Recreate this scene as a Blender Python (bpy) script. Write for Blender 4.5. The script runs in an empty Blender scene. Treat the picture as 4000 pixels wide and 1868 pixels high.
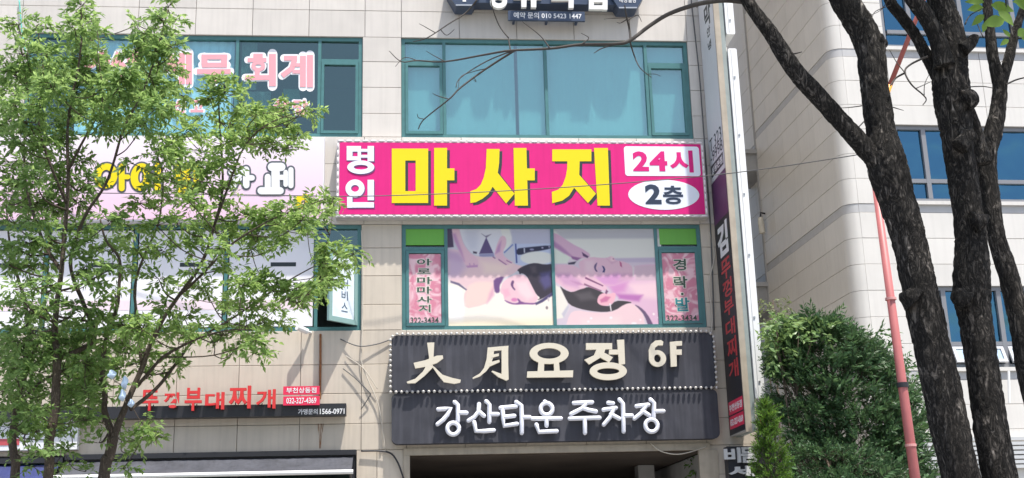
import bpy, math, random
from mathutils import Vector, noise
R = math.radians
random.seed(7)
S = bpy.context.scene
COL = S.collection

# ------------------------------------------------------------------ camera
FPX, PITCH, YAW, ROLL = 4754.0, R(15.4), R(5.6), 0.028      # focal length in photo pixels (4000 wide)
CAM = Vector((0, -20, 1.6))
_fw = Vector((math.sin(YAW)*math.cos(PITCH), math.cos(YAW)*math.cos(PITCH), math.sin(PITCH)))
_r = Vector((math.cos(YAW), -math.sin(YAW), 0)); _u = _r.cross(_fw)
EX = _r*math.cos(ROLL) - _u*math.sin(ROLL)
EY = _u*math.cos(ROLL) + _r*math.sin(ROLL)
cd = bpy.data.cameras.new('camera'); cam = bpy.data.objects.new('camera', cd); COL.objects.link(cam)
cd.sensor_width = 36; cd.lens = 36*FPX/4000; cd.clip_start = 0.1; cd.clip_end = 2000
from mathutils import Matrix
m = Matrix((EX, EY, -_fw)).transposed().to_4x4(); m.translation = CAM
cam.matrix_world = m
S.camera = cam

# ------------------------------------------------------------------ light
SUN = Vector((0.6, -1.0, 3.4)).normalized()
W = bpy.data.worlds.new('World'); S.world = W; W.use_nodes = True
nt = W.node_tree; bg = nt.nodes['Background']
sky = nt.nodes.new('ShaderNodeTexSky'); sky.sky_type = 'NISHITA'; sky.sun_disc = False
sky.sun_elevation = math.asin(SUN.z); sky.sun_rotation = math.atan2(SUN.x, SUN.y)
sky.air_density = 1.0; sky.dust_density = 2.5; sky.ozone_density = 1.0
nt.links.new(sky.outputs[0], bg.inputs[0]); bg.inputs[1].default_value = 0.125
sd = bpy.data.lights.new('sun', 'SUN'); sd.energy = 3.8; sd.angle = R(1.0); sd.color = (1, 0.955, 0.89)
so = bpy.data.objects.new('sun', sd); COL.objects.link(so)
so.rotation_euler = (-SUN).to_track_quat('-Z', 'Y').to_euler(); so.location = (5, -15, 30)
S.view_settings.view_transform = 'Standard'; S.view_settings.look = 'None'
S.view_settings.exposure = 0.86; S.view_settings.gamma = 1.0
S.cycles.use_denoising = True
S.cycles.max_bounces = 7; S.cycles.transparent_max_bounces = 16

def at(px, py, Y=0.0):
    """point at depth Y (metres) measured at photo pixel (px, py)"""
    d = EX*((px-2000)/FPX) - EY*((py-934)/FPX) + _fw
    t = (Y-CAM.y)/d.y
    return CAM + d*t
def dist(p): return (Vector(p)-CAM).dot(_fw)
def mpp(p): return dist(p)/FPX          # metres per photo pixel at p

# ------------------------------------------------------------------ materials
def s2l(c): return tuple(((v/255)/12.92 if v/255 <= .04045 else ((v/255+.055)/1.055)**2.4) for v in c)
MATS = {}
def mat(name, col, rough=.6, metal=0., var=0., nscale=6., bump=0., bscale=60., rnd=0., spec=.5, streak=0., isl=0.):
    if name in MATS: return MATS[name]
    M = bpy.data.materials.new(name); M.use_nodes = True; MATS[name] = M
    N = M.node_tree; p = N.nodes['Principled BSDF']; L = N.links
    p.inputs['Roughness'].default_value = rough; p.inputs['Metallic'].default_value = metal
    p.inputs['Specular IOR Level'].default_value = spec
    p.inputs['Base Color'].default_value = (*col, 1)
    tc = N.nodes.new('ShaderNodeTexCoord')
    cur = None
    def scaled(fac_socket, lo, hi, prev):
        mr = N.nodes.new('ShaderNodeMapRange'); mr.inputs['To Min'].default_value = lo; mr.inputs['To Max'].default_value = hi
        L.new(fac_socket, mr.inputs['Value'])
        if prev is None: return mr.outputs[0]
        mu = N.nodes.new('ShaderNodeMath'); mu.operation = 'MULTIPLY'
        L.new(prev, mu.inputs[0]); L.new(mr.outputs[0], mu.inputs[1]); return mu.outputs[0]
    geo = N.nodes.new('ShaderNodeNewGeometry')
    if var:
        n = N.nodes.new('ShaderNodeTexNoise'); n.inputs['Scale'].default_value = nscale; n.inputs['Detail'].default_value = 6
        L.new(geo.outputs['Position'], n.inputs['Vector'])
        mr = N.nodes.new('ShaderNodeMapRange'); mr.inputs['From Min'].default_value = .3; mr.inputs['From Max'].default_value = .7
        L.new(n.outputs['Fac'], mr.inputs['Value']); cur = scaled(mr.outputs[0], 1-var, 1+var, cur)
    if streak:
        mp = N.nodes.new('ShaderNodeMapping'); mp.inputs['Scale'].default_value = (9, 9, .55)
        n = N.nodes.new('ShaderNodeTexNoise'); n.inputs['Scale'].default_value = 1.6; n.inputs['Detail'].default_value = 5
        L.new(geo.outputs['Position'], mp.inputs[0]); L.new(mp.outputs[0], n.inputs['Vector'])
        mr = N.nodes.new('ShaderNodeMapRange'); mr.inputs['From Min'].default_value = .45; mr.inputs['From Max'].default_value = .75
        L.new(n.outputs['Fac'], mr.inputs['Value']); cur = scaled(mr.outputs[0], 1, 1-streak, cur)
    if rnd:
        oi = N.nodes.new('ShaderNodeObjectInfo'); cur = scaled(oi.outputs['Random'], 1-rnd, 1+rnd, cur)
    if isl:
        cur = scaled(geo.outputs['Random Per Island'], 1-isl, 1+isl, cur)
    if cur is not None:
        mx = N.nodes.new('ShaderNodeVectorMath'); mx.operation = 'SCALE'
        mx.inputs[0].default_value = col; L.new(cur, mx.inputs['Scale']); L.new(mx.outputs[0], p.inputs['Base Color'])
    if bump:
        n = N.nodes.new('ShaderNodeTexNoise'); n.inputs['Scale'].default_value = bscale; n.inputs['Detail'].default_value = 4
        L.new(geo.outputs['Position'], n.inputs['Vector'])
        b = N.nodes.new('ShaderNodeBump'); b.inputs['Strength'].default_value = bump; b.inputs['Distance'].default_value = .01
        L.new(n.outputs['Fac'], b.inputs['Height']); L.new(b.outputs[0], p.inputs['Normal'])
    return M

def glass(name, tint, refl, rfac, rough=.02, wob=.03):
    """tinted pane: part mirror, part tinted see-through"""
    M = bpy.data.materials.new(name); M.use_nodes = True; MATS[name] = M
    N = M.node_tree; L = N.links; N.nodes.remove(N.nodes['Principled BSDF']); out = N.nodes['Material Output']
    t = N.nodes.new('ShaderNodeBsdfTransparent'); t.inputs[0].default_value = (*tint, 1)
    g = N.nodes.new('ShaderNodeBsdfGlossy'); g.inputs[0].default_value = (*refl, 1); g.inputs['Roughness'].default_value = rough
    geo = N.nodes.new('ShaderNodeNewGeometry'); n = N.nodes.new('ShaderNodeTexNoise'); n.inputs['Scale'].default_value = 1.1
    L.new(geo.outputs['Position'], n.inputs['Vector'])
    b = N.nodes.new('ShaderNodeBump'); b.inputs['Strength'].default_value = wob; b.inputs['Distance'].default_value = .3
    L.new(n.outputs['Fac'], b.inputs['Height']); L.new(b.outputs[0], g.inputs['Normal'])
    fr = N.nodes.new('ShaderNodeFresnel'); fr.inputs[0].default_value = 1.5
    ad = N.nodes.new('ShaderNodeMath'); ad.operation = 'ADD'; ad.use_clamp = True; ad.inputs[1].default_value = rfac
    L.new(fr.outputs[0], ad.inputs[0])
    bf = N.nodes.new('ShaderNodeMath'); bf.operation = 'SUBTRACT'; bf.inputs[0].default_value = 1; L.new(geo.outputs['Backfacing'], bf.inputs[1])
    fm_ = N.nodes.new('ShaderNodeMath'); fm_.operation = 'MULTIPLY'; L.new(ad.outputs[0], fm_.inputs[0]); L.new(bf.outputs[0], fm_.inputs[1])
    mx = N.nodes.new('ShaderNodeMixShader'); L.new(fm_.outputs[0], mx.inputs[0]); L.new(t.outputs[0], mx.inputs[1]); L.new(g.outputs[0], mx.inputs[2])
    L.new(mx.outputs[0], out.inputs[0]); return M

def leafmat(name, c1, c2, trans=.35, rough=.5):
    M = bpy.data.materials.new(name); M.use_nodes = True; MATS[name] = M
    N = M.node_tree; L = N.links; p = N.nodes['Principled BSDF']; out = N.nodes['Material Output']
    geo = N.nodes.new('ShaderNodeNewGeometry'); cr = N.nodes.new('ShaderNodeValToRGB')
    cr.color_ramp.elements[0].color = (*c1, 1); cr.color_ramp.elements[1].color = (*c2, 1)
    L.new(geo.outputs['Random Per Island'], cr.inputs[0]); L.new(cr.outputs[0], p.inputs['Base Color'])
    p.inputs['Roughness'].default_value = rough; p.inputs['Specular IOR Level'].default_value = .35
    t = N.nodes.new('ShaderNodeBsdfTranslucent')
    hs = N.nodes.new('ShaderNodeHueSaturation'); hs.inputs['Hue'].default_value = .48; hs.inputs['Value'].default_value = 1.5
    L.new(cr.outputs[0], hs.inputs['Color']); L.new(hs.outputs[0], t.inputs[0])
    mx = N.nodes.new('ShaderNodeMixShader'); mx.inputs[0].default_value = trans
    L.new(p.outputs[0], mx.inputs[1]); L.new(t.outputs[0], mx.inputs[2]); L.new(mx.outputs[0], out.inputs[0]); return M

def barkmat(name, c1, c2, scale=14.):
    M = bpy.data.materials.new(name); M.use_nodes = True; MATS[name] = M
    N = M.node_tree; L = N.links; p = N.nodes['Principled BSDF']; p.inputs['Roughness'].default_value = .9
    p.inputs['Specular IOR Level'].default_value = .2
    geo = N.nodes.new('ShaderNodeNewGeometry')
    mp = N.nodes.new('ShaderNodeMapping'); mp.inputs['Scale'].default_value = (1, 1, .32); L.new(geo.outputs['Position'], mp.inputs[0])
    n2 = N.nodes.new('ShaderNodeTexNoise'); n2.inputs['Scale'].default_value = scale*2.2; n2.inputs['Detail'].default_value = 9; n2.inputs['Roughness'].default_value = .68; n2.inputs['Distortion'].default_value = .8
    L.new(mp.outputs[0], n2.inputs['Vector'])
    n3 = N.nodes.new('ShaderNodeTexNoise'); n3.inputs['Scale'].default_value = scale*.35; n3.inputs['Detail'].default_value = 4
    L.new(geo.outputs['Position'], n3.inputs['Vector'])
    ab = N.nodes.new('ShaderNodeMath'); ab.operation = 'SUBTRACT'; ab.inputs[1].default_value = .5; L.new(n2.outputs['Fac'], ab.inputs[0])
    a2 = N.nodes.new('ShaderNodeMath'); a2.operation = 'ABSOLUTE'; L.new(ab.outputs[0], a2.inputs[0])
    mr = N.nodes.new('ShaderNodeMapRange'); mr.inputs['From Max'].default_value = .16; L.new(a2.outputs[0], mr.inputs['Value'])
    mu = N.nodes.new('ShaderNodeMath'); mu.operation = 'MULTIPLY'; L.new(mr.outputs[0], mu.inputs[0]); L.new(n3.outputs['Fac'], mu.inputs[1])
    cr = N.nodes.new('ShaderNodeValToRGB'); cr.color_ramp.elements[0].color = (*c1, 1); cr.color_ramp.elements[1].color = (*c2, 1)
    cr.color_ramp.elements[0].position = .05; cr.color_ramp.elements[1].position = .60
    md_ = cr.color_ramp.elements.new(.28); md_.color = (*[.72*a+.28*b_ for a, b_ in zip(c1, c2)], 1)
    L.new(mu.outputs[0], cr.inputs[0]); L.new(cr.outputs[0], p.inputs['Base Color'])
    b = N.nodes.new('ShaderNodeBump'); b.inputs['Strength'].default_value = 1; b.inputs['Distance'].default_value = .03
    L.new(mr.outputs[0], b.inputs['Height']); L.new(b.outputs[0], p.inputs['Normal']); return M

def vcolmat(name, rough=.45):
    M = bpy.data.materials.new(name); M.use_nodes = True; MATS[name] = M
    N = M.node_tree; p = N.nodes['Principled BSDF']; p.inputs['Roughness'].default_value = rough
    a = N.nodes.new('ShaderNodeAttribute'); a.attribute_name = 'print'; N.links.new(a.outputs['Color'], p.inputs['Base Color']); return M

granite = mat('granite', (.60, .56, .51), .55, var=.05, nscale=2.2, bump=.12, bscale=160, rnd=.055, streak=.08)
granite_low = mat('granite_low', (.56, .49, .40), .6, var=.06, nscale=2.2, bump=.15, bscale=160, rnd=.06, streak=.12)
joint = mat('joint', (.30, .28, .26), .9)
tile = mat('tile', (.665, .64, .595), .5, var=.04, nscale=1.5, bump=.06, bscale=120, rnd=.03, streak=.06)
tile_band = mat('tile_band', (.46, .455, .45), .5, var=.05, rnd=.03)
teal_fr = mat('teal_frame', (.065, .185, .185), .4, var=.08, nscale=9)
grey_fr = mat('grey_frame', (.22, .225, .24), .4)
concrete = mat('concrete', (.36, .355, .345), .85, var=.1, nscale=3, bump=.2, bscale=40)
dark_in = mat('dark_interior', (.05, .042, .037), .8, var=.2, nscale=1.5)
teal_glass = glass('teal_glass', (.62, .82, .82), (.68, .85, .82), .26)
pale_glass = glass('pale_glass', (.80, .95, .97), (.75, .9, .92), .12)
dark_glass = glass('dark_glass', (.52, .66, .64), (.48, .64, .58), .22)
clear_glass = glass('clear_glass', (.90, .935, .93), (.8, .85, .85), .03)
blue_glass = glass('blue_glass', (.16, .34, .46), (.16, .38, .54), .40, wob=.25)
sky_glass = glass('sky_glass', (.45, .7, .9), (.75, .93, 1.0), .75)
blind_m = mat('blind', (.80, .84, .84), .8, var=.06, nscale=1)
curtain_m = mat('curtain', (.74, .80, .82), .8, streak=.18)
room_m = mat('room', (.30, .32, .32), .9)
white_m = mat('white_paint', (.78, .78, .78), .4, var=.03)
white_bright = mat('white_enamel', (.82, .82, .80), .35, var=.03, streak=.05)
steel = mat('steel', (.45, .45, .44), .35, .8)
black_m = mat('black_metal', (.02, .02, .024), .45)
beige_metal = mat('beige_metal', (.42, .36, .28), .5, var=.1, streak=.15)
greygreen = mat('greygreen_metal', (.30, .34, .32), .5, var=.1, streak=.15)
asphalt = mat('asphalt', (.055, .055, .055), .9, var=.2, nscale=2, bump=.3, bscale=90)
paving = mat('paving', (.24, .235, .225), .85, var=.12, nscale=1.2, bump=.2)
rust = mat('rust', (.22, .09, .035), .9, var=.3, nscale=20)

# ------------------------------------------------------------------ mesh helpers
ORG = {}
def wo(o): return ORG.get(o.name, Vector((0, 0, 0))) if o else Vector((0, 0, 0))
def tag(o, label=None, cat=None, group=None, kind=None):
    if label: o['label'] = label
    if cat: o['category'] = cat
    if group: o['group'] = group
    if kind: o['kind'] = kind
    return o
def thing(name, loc, label, cat, group=None):
    o = bpy.data.objects.new(name, None); COL.objects.link(o); o.empty_display_size = .2
    o.location = loc; ORG[o.name] = Vector(loc); return tag(o, label, cat, group)
def link(name, me, loc, parent=None, rotz=0):
    o = bpy.data.objects.new(name, me); COL.objects.link(o)
    o.parent = parent; o.location = Vector(loc) - wo(parent); ORG[o.name] = Vector(loc)
    if rotz: o.rotation_euler = (0, 0, rotz)
    return o
class MB:
    def __init__(s): s.v = []; s.f = []
    def add(s, vs, fs):
        b = len(s.v); s.v += [tuple(v) for v in vs]; s.f += [tuple(i+b for i in f) for f in fs]; return s
    def box(s, x0, x1, y0, y1, z0, z1, fn=None):
        vs = [(x, y, z) for z in (z0, z1) for y in (y0, y1) for x in (x0, x1)]
        if fn:
            vs = [fn(*v) for v in vs]; o_, a_, b_, c_ = (Vector(vs[i]) for i in (0, 1, 2, 4))
            if (a_-o_).cross(b_-o_).dot(c_-o_) < 0:         # mirrored mapping: keep the faces pointing outwards
                return s.add(vs, [(1, 3, 2, 0), (6, 7, 5, 4), (4, 5, 1, 0), (3, 7, 6, 2), (2, 6, 4, 0), (5, 7, 3, 1)])
        return s.add(vs, [(0, 2, 3, 1), (4, 5, 7, 6), (0, 1, 5, 4), (2, 6, 7, 3), (0, 4, 6, 2), (1, 3, 7, 5)])
    def tube(s, pts, rad, n=8, cap=True, disp=None):
        pts = [Vector(p) for p in pts]
        if not hasattr(rad, '__len__'): rad = [rad]*len(pts)
        prev = None; rings = []
        for i, p in enumerate(pts):
            t = (pts[min(i+1, len(pts)-1)] - pts[max(i-1, 0)])
            t = t.normalized() if t.length > 1e-9 else Vector((0, 0, 1))
            if prev is None:
                a = Vector((0, -1, 0)) if abs(t.y) < .9 else Vector((1, 0, 0))
                nx = (a - t*a.dot(t)).normalized()
            else: nx = (prev - t*prev.dot(t)).normalized()
            prev = nx; ny = t.cross(nx)
            ring = []
            for k in range(n):
                a = 2*math.pi*k/n; d = nx*math.cos(a) + ny*math.sin(a)
                q = p + d*rad[i]
                if disp: q = p + d*(rad[i]*disp(q, d))
                ring.append(q)
            rings.append(ring)
        vs = [q for r in rings for q in r]; fs = []
        for i in range(len(rings)-1):
            for k in range(n):
                k2 = (k+1) % n; fs.append((i*n+k, i*n+k2, (i+1)*n+k2, (i+1)*n+k))
        if cap:
            fs.append(tuple(range(n-1, -1, -1))); b = (len(rings)-1)*n; fs.append(tuple(range(b, b+n)))
        return s.add(vs, fs)
    def rod(s, pts, r, n=10):       # tube with domed ends
        pts = [Vector(p) for p in pts]
        a = (pts[0]-pts[1]).normalized(); b = (pts[-1]-pts[-2]).normalized()
        P = [pts[0]+a*r*.95, pts[0]+a*r*.6] + pts + [pts[-1]+b*r*.6, pts[-1]+b*r*.95]
        return s.tube(P, [r*.3, r*.8]+[r]*len(pts)+[r*.8, r*.3], n)
    def ball(s, c, r, n=8, k=5):
        c = Vector(c)
        return s.tube([c+Vector((0, 0, -r*math.cos(math.pi*(i+.3)/(k+.6-.6+.6)))) for i in range(k+1)],
                      [max(r*math.sin(math.pi*(i+.3)/(k+.6)), r*.05) for i in range(k+1)], n)
    def prism(s, poly, y0, y1):     # XZ polygon, front face at y0 (towards camera), back at y1
        n = len(poly)
        ar = sum(poly[i][0]*poly[(i+1) % n][1]-poly[(i+1) % n][0]*poly[i][1] for i in range(n))
        if ar < 0: poly = poly[::-1]
        vs = [(x, y0, z) for x, z in poly] + [(x, y1, z) for x, z in poly]
        return s.add(vs, [tuple(range(n))] + [(i, i+n, (i+1) % n+n, (i+1) % n) for i in range(n)] + [tuple(range(2*n-1, n-1, -1))])
    def ring(s, cx, cz, rx, rz, wx, wz, y0, y1, n=28):
        vs = []
        for y in (y0, y1):
            for (a, b) in ((rx, rz), (rx-wx, rz-wz)):
                vs += [(cx+a*math.cos(2*math.pi*k/n), y, cz+b*math.sin(2*math.pi*k/n)) for k in range(n)]
        fs = []
        for k in range(n):
            j = (k+1) % n
            fs += [(k, j, n+j, n+k), (2*n+k, 3*n+k, 3*n+j, 2*n+j), (k, 2*n+k, 2*n+j, j), (n+k, n+j, 3*n+j, 3*n+k)]
        return s.add(vs, fs)
    def build(s, name, material, parent=None, smooth=False, origin=None):
        vs = [Vector(v) for v in s.v]
        if origin is None:
            lo = [min(v[i] for v in vs) for i in range(3)]; hi = [max(v[i] for v in vs) for i in range(3)]
            origin = Vector([(a+b)/2 for a, b in zip(lo, hi)])
            if parent is None: origin.z = lo[2]
        origin = Vector(origin)
        me = bpy.data.meshes.new(name); me.from_pydata([v-origin for v in vs], [], s.f); me.materials.append(material)
        if smooth: me.polygons.foreach_set('use_smooth', [True]*len(me.polygons))
        me.update(); return link(name, me, origin, parent)

PM = {}
def panel(parent, x0, x1, z0, z1, material, y=0., th=.035, g=.004, fn=None, rotz=0, name='panel', ch=.004):
    """one cladding slab, chamfered, front face at y; shared mesh per size"""
    w, h = round(x1-x0-2*g, 4), round(z1-z0-2*g, 4)
    key = (w, h, th, material.name, name)
    if key not in PM:
        a, b = w/2, h/2; c = ch
        vs = [(-a, th, -b), (a, th, -b), (a, th, b), (-a, th, b), (-a, c, -b), (a, c, -b), (a, c, b), (-a, c, b),
              (-a+c, 0, -b+c), (a-c, 0, -b+c), (a-c, 0, b-c), (-a+c, 0, b-c)]
        fs = [(8, 9, 10, 11), (4, 5, 9, 8), (5, 6, 10, 9), (6, 7, 11, 10), (7, 4, 8, 11), (0, 1, 5, 4), (1, 2, 6, 5), (2, 3, 7, 6), (3, 0, 4, 7)]
        me = bpy.data.meshes.new(name); me.from_pydata(vs, [], fs); me.materials.append(material); PM[key] = me
    x, z = (x0+x1)/2, (z0+z1)/2
    yy = y + random.uniform(-.0015, .0015)
    loc = Vector((x, yy, z)) if fn is None else Vector(fn(x, yy, z))
    return link(name, PM[key], loc, parent, rotz)

def text_geos(keys):
    """outlines of all lettering, evaluated together while the scene is still empty"""
    obs = []
    for body, bold in keys:
        c = bpy.data.curves.new('lettering', 'FONT'); c.body = body; c.size = 1; c.offset = bold; c.resolution_u = 3
        o = bpy.data.objects.new('lettering', c); COL.objects.link(o); obs.append(o)
    dg = bpy.context.evaluated_depsgraph_get()
    for k, o in zip(keys, obs):
        me = bpy.data.meshes.new_from_object(o.evaluated_get(dg))
        v = [(q.co.x, q.co.y) for q in me.vertices]; f = [tuple(p.vertices) for p in me.polygons]
        ec = {}
        for p in me.polygons:
            for e in p.edge_keys: ec[e] = ec.get(e, 0)+1
        edges = []
        for p in me.polygons:
            n = len(p.vertices)
            for i in range(n):
                a, b = p.vertices[i], p.vertices[(i+1) % n]
                if ec[tuple(sorted((a, b)))] == 1: edges.append((a, b))
        TG[k] = (v, f, edges); bpy.data.meshes.remove(me)
    for o in obs:
        c = o.data; bpy.data.objects.remove(o); bpy.data.curves.remove(c)
TG = {}
text_geos([(c, .022) for c in '뚜껑부대찌개'] + [(c, .02) for c in '뚜껑부대찌개아로마사지경락·발안녕'] + [(c, .06) for c in '아로마사지경락·발'] + [(c, 0.) for c in '서비스'] + [(c, .035) for c in '비뜸세시']
    + [('2', .04), ('4', .04), ('층', .03), ('부천상동점', .015), ('032-327-4369', .015), ('가맹문의', .015), ('1566-0971', .015), ('T', .03), ('대성빌딩', .01), ('예약 문의 010 5423 1447', .012),
       ('막', .03), ('T.323', 0.), ('-9998', 0.), ('상동본점', .02), ('김', .045), ('부천상동점', .02), ('032-327-4369', .02), ('322-3434', .01)])
def lettering(name, parent, body, x0, z0, x1, z1, y, material, th=.004, bold=0.02, fn=None):
    """flat or channel lettering fitted in the XZ box, front face at y (towards camera)"""
    k = (body, bold)
    if k not in TG: text_geos([k])
    v, f, e = TG[k]
    lx = min(q[0] for q in v); hx = max(q[0] for q in v); lz = min(q[1] for q in v); hz = max(q[1] for q in v)
    sx, sz = (x1-x0)/max(hx-lx, 1e-6), (z1-z0)/max(hz-lz, 1e-6)
    P = [(x0+(a-lx)*sx, z0+(b-lz)*sz) for a, b in v]; n = len(P)
    vs = [(a, y, b) for a, b in P] + [(a, y+th, b) for a, b in P]
    fs = list(f) + [(a, a+n, b+n, b) for a, b in e]
    if fn: vs = [fn(*q) for q in vs]
    mb = MB(); mb.v = vs; mb.f = fs
    return mb.build(name, material, parent)
def pxbox(px0, py0, px1, py1, Y):
    a, b = at(px0, py1, Y), at(px1, py0, Y); return a.x, a.z, b.x, b.z
def tchars(parent, items, Y, material, th=.03, bold=.03, name='letter'):
    for ch, a, b, c, d in items:
        x0, z0, x1, z1 = pxbox(a, b, c, d, Y); lettering(name, parent, ch, x0, z0, x1, z1, Y, material, th, bold)
class Reg:          # coordinates read in an enlarged view: offset and scale back to photo pixels
    def __init__(s, ox, oy, k): s.ox, s.oy, s.k = ox, oy, k
    def xz(s, x, y, Y): p = at(s.ox+x*s.k, s.oy+y*s.k, Y); return (p.x, p.z)
def shape_letter(name, parent, reg, shapes, Y, th, material, dx=0, dy=0, dY=0):
    mb = MB(); i = 0
    for sh in shapes:
        y = Y+dY-.0008*i; i += 1
        if sh[0] == 'o':
            _, cx, cy, rx, ry, ix, iy = sh
            c = reg.xz(cx+dx, cy+dy, Y); e = reg.xz(cx+dx+rx, cy+dy, Y); t = reg.xz(cx+dx, cy+dy-ry, Y)
            RX, RZ = abs(e[0]-c[0]), abs(t[1]-c[1])
            mb.ring(c[0], c[1], RX, RZ, RX*(1-ix/rx), RZ*(1-iy/ry), y, Y+dY+th)
        else: mb.prism([reg.xz(a+dx, b+dy, Y) for a, b in sh], y, Y+dY+th)
    return mb.build(name, material, parent)

def strokes(name, parent, reg, items, Y, material, grow=0., th=.003, round_=False):
    """letter drawn from straight strokes (x0, y0, x1, y1, width) and rings ('o', cx, cy, rx, ry, width)"""
    mb = MB()
    for i, it in enumerate(items):
        y = Y-.0006*i
        if it[0] == 'o':
            _, cx, cy, rx, ry, w = it; c = reg.xz(cx, cy, Y); u = abs(reg.xz(cx+1, cy, Y)[0]-c[0]); v = abs(reg.xz(cx, cy+1, Y)[1]-c[1])
            RX, RZ = (rx+grow)*u, (ry+grow)*v; mb.ring(c[0], c[1], RX, RZ, (w+2*grow)*u if (w+2*grow) < rx+grow else RX*.98, (w+2*grow)*v if (w+2*grow) < ry+grow else RZ*.98, y, Y+th); continue
        x0, y0, x1, y1, w = it; dx, dy = x1-x0, y1-y0; ln = math.hypot(dx, dy) or 1; dx /= ln; dy /= ln; hw = w/2+grow
        P = []
        if round_:
            for (cx, cy, a0) in ((x1, y1, -90), (x0, y0, 90)):
                for k in range(7):
                    a = R(a0+30*k); ca, sa_ = math.cos(a)*hw, math.sin(a)*hw; P.append((cx+dx*ca-dy*sa_, cy+dy*ca+dx*sa_))
        else:
            a0, a1 = (x0-dx*grow, y0-dy*grow), (x1+dx*grow, y1+dy*grow)
            P = [(a0[0]-dy*hw, a0[1]+dx*hw), (a1[0]-dy*hw, a1[1]+dx*hw), (a1[0]+dy*hw, a1[1]-dx*hw), (a0[0]+dy*hw, a0[1]-dx*hw)]
        mb.prism([reg.xz(a, b, Y) for a, b in P], y, Y+th)
    return mb.build(name, material, parent)

# ------------------------------------------------------------------ ground
def sheet(name, x0, x1, y0, y1, z, material):
    mb = MB(); mb.add([(x0, y0, z), (x1, y0, z), (x1, y1, z), (x0, y1, z)], [(0, 1, 2, 3)])
    return tag(mb.build(name, material), kind='structure')
sheet('ground', -400, 400, -400, 400, -.13, paving)
sheet('road', -400, 400, -11.5, -8.0, -.122, asphalt)
for nm, y0, y1 in (('pavement', -7.8, 30), ('pavement', -40, -11.7)):
    mb = MB(); mb.box(-120, 120, y0, y1, -.125, 0); tag(mb.build(nm, paving), kind='structure')
for y0 in (-8.0, -11.7):
    mb = MB(); mb.box(-120, 120, y0+.002, y0+.198, -.12, .004); tag(mb.build('kerb', concrete), kind='structure')
for y0 in (-9.75,):
    mb = MB()
    for k in range(-20, 20): mb.add([(k*6, y0-.07, -.117), (k*6+3, y0-.07, -.117), (k*6+3, y0+.07, -.117), (k*6, y0+.07, -.117)], [(0, 1, 2, 3)])
    tag(mb.build('lane_marking', white_m), kind='structure')

# ------------------------------------------------------------------ the shop building
bld = thing('commercial_building', (-1.5, 5, 0), 'beige stone-clad commercial block with teal-framed windows and parking entrance', 'building')
BX0, BX1, BTOP, BD = -10.0, 6.0, 24.0, 11.0
OPEN = [(-6.32, -.60, 8.98, 10.86), (.08, 5.26, 8.98, 10.86), (-8.6, -.60, 5.57, 7.40), (.08, 5.26, 5.57, 7.40),
        (.15, 5.11, 0, 3.58), (-8.6, -.66, 0, 3.60)]
def cells(x0, x1, z0, z1, xs, zs):
    xs = sorted(set([x0, x1]+[x for x in xs if x0 < x < x1])); zs = sorted(set([z0, z1]+[z for z in zs if z0 < z < z1]))
    for a, b in zip(xs, xs[1:]):
        for c, d in zip(zs, zs[1:]): yield a, b, c, d
def solid(a, b, c, d, ops):
    mx, mz = (a+b)/2, (c+d)/2
    return not any(o[0] < mx < o[1] and o[2] < mz < o[3] for o in ops)
# backing wall (also the joints between slabs), with real openings
mb = MB()
xs = [v for o in OPEN for v in o[:2]]; zs = [v for o in OPEN for v in o[2:]]
for a, b, c, d in cells(BX0, BX1, 0, 12.9, xs, zs):
    if solid(a, b, c, d, OPEN): mb.box(a, b, .028, .26, c, d)
mb.build('wall', joint, bld)
mb = MB(); mb.box(BX0, BX1, .0, .26, 12.902, BTOP); mb.build('upper_wall', granite, bld)
mb = MB()
mb.box(BX0, BX0+.2, .262, BD, 0, BTOP); mb.box(BX1-.2, BX1, .262, BD, 0, BTOP); mb.box(BX0, BX1, BD, BD+.2, 0, BTOP)
mb.build('side_wall', granite, bld)
mb = MB(); mb.box(BX0, BX1, .0, BD+.2, BTOP+.002, BTOP+.3); mb.build('roof', concrete, bld)
mb = MB()
for z in (3.75, 7.75, 11.2): mb.box(BX0+.21, BX1-.21, .27, BD-.01, z, z+.25)
mb.build('floor_slab', concrete, bld)
mb = MB(); mb.box(BX0+.21, BX1-.21, 3.2, 3.3, 4.01, 7.74); mb.box(BX0+.21, BX1-.21, 3.2, 3.3, 8.01, 11.19); mb.box(-.36, -.2, .27, 3.19, 4.01, 7.74); mb.box(-.36, -.2, .27, 3.19, 8.01, 11.19)
mb.build('partition', room_m, bld)
# stone slabs, one object each
colx = [-.56-.985*k for k in range(0, 10)] + [.085, 1.118, 2.15, 3.19, 4.22, 5.265]
def slabs(x0, x1, z0, z1, xs, zs, m):
    for a, b, c, d in cells(x0, x1, z0, z1, xs, zs):
        if b-a > .03 and d-c > .03: panel(bld, a, b, c, d, m)
slabs(-8.6, BX1, 10.86, 12.9, colx, [11.37, 11.86, 12.36], granite)
for (a, b) in ((-8.6, -6.32), (-.60, .08), (5.26, BX1)):
    slabs(a, b, 8.98, 10.86, [-7.45, 5.62], [10.388, 9.902, 9.412], granite)
slabs(-8.6, BX1, 7.40, 8.98, colx, [8.48, 7.98], granite)
for (a, b) in ((-.60, .08), (5.26, BX1)):
    slabs(a, b, 5.57, 7.40, [5.62], [6.983, 6.497, 6.004], granite_low)
slabs(-8.6, .15, 3.60, 5.57, [-.586-.99*k for k in range(9)], [4.999, 4.521, 4.028], granite_low)
slabs(.15, BX1, 3.58, 5.57, [1.1, 2.1, 3.1, 4.1, 5.11], [4.999, 4.521, 4.028], granite_low)
for (a, b) in ((-.66, .15), (5.11, BX1)):
    slabs(a, b, .0, 3.58 if a > 0 else 3.60, [5.5, -.33], [.6, 1.1, 1.6, 2.1, 2.6, 3.1], granite_low)

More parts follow.
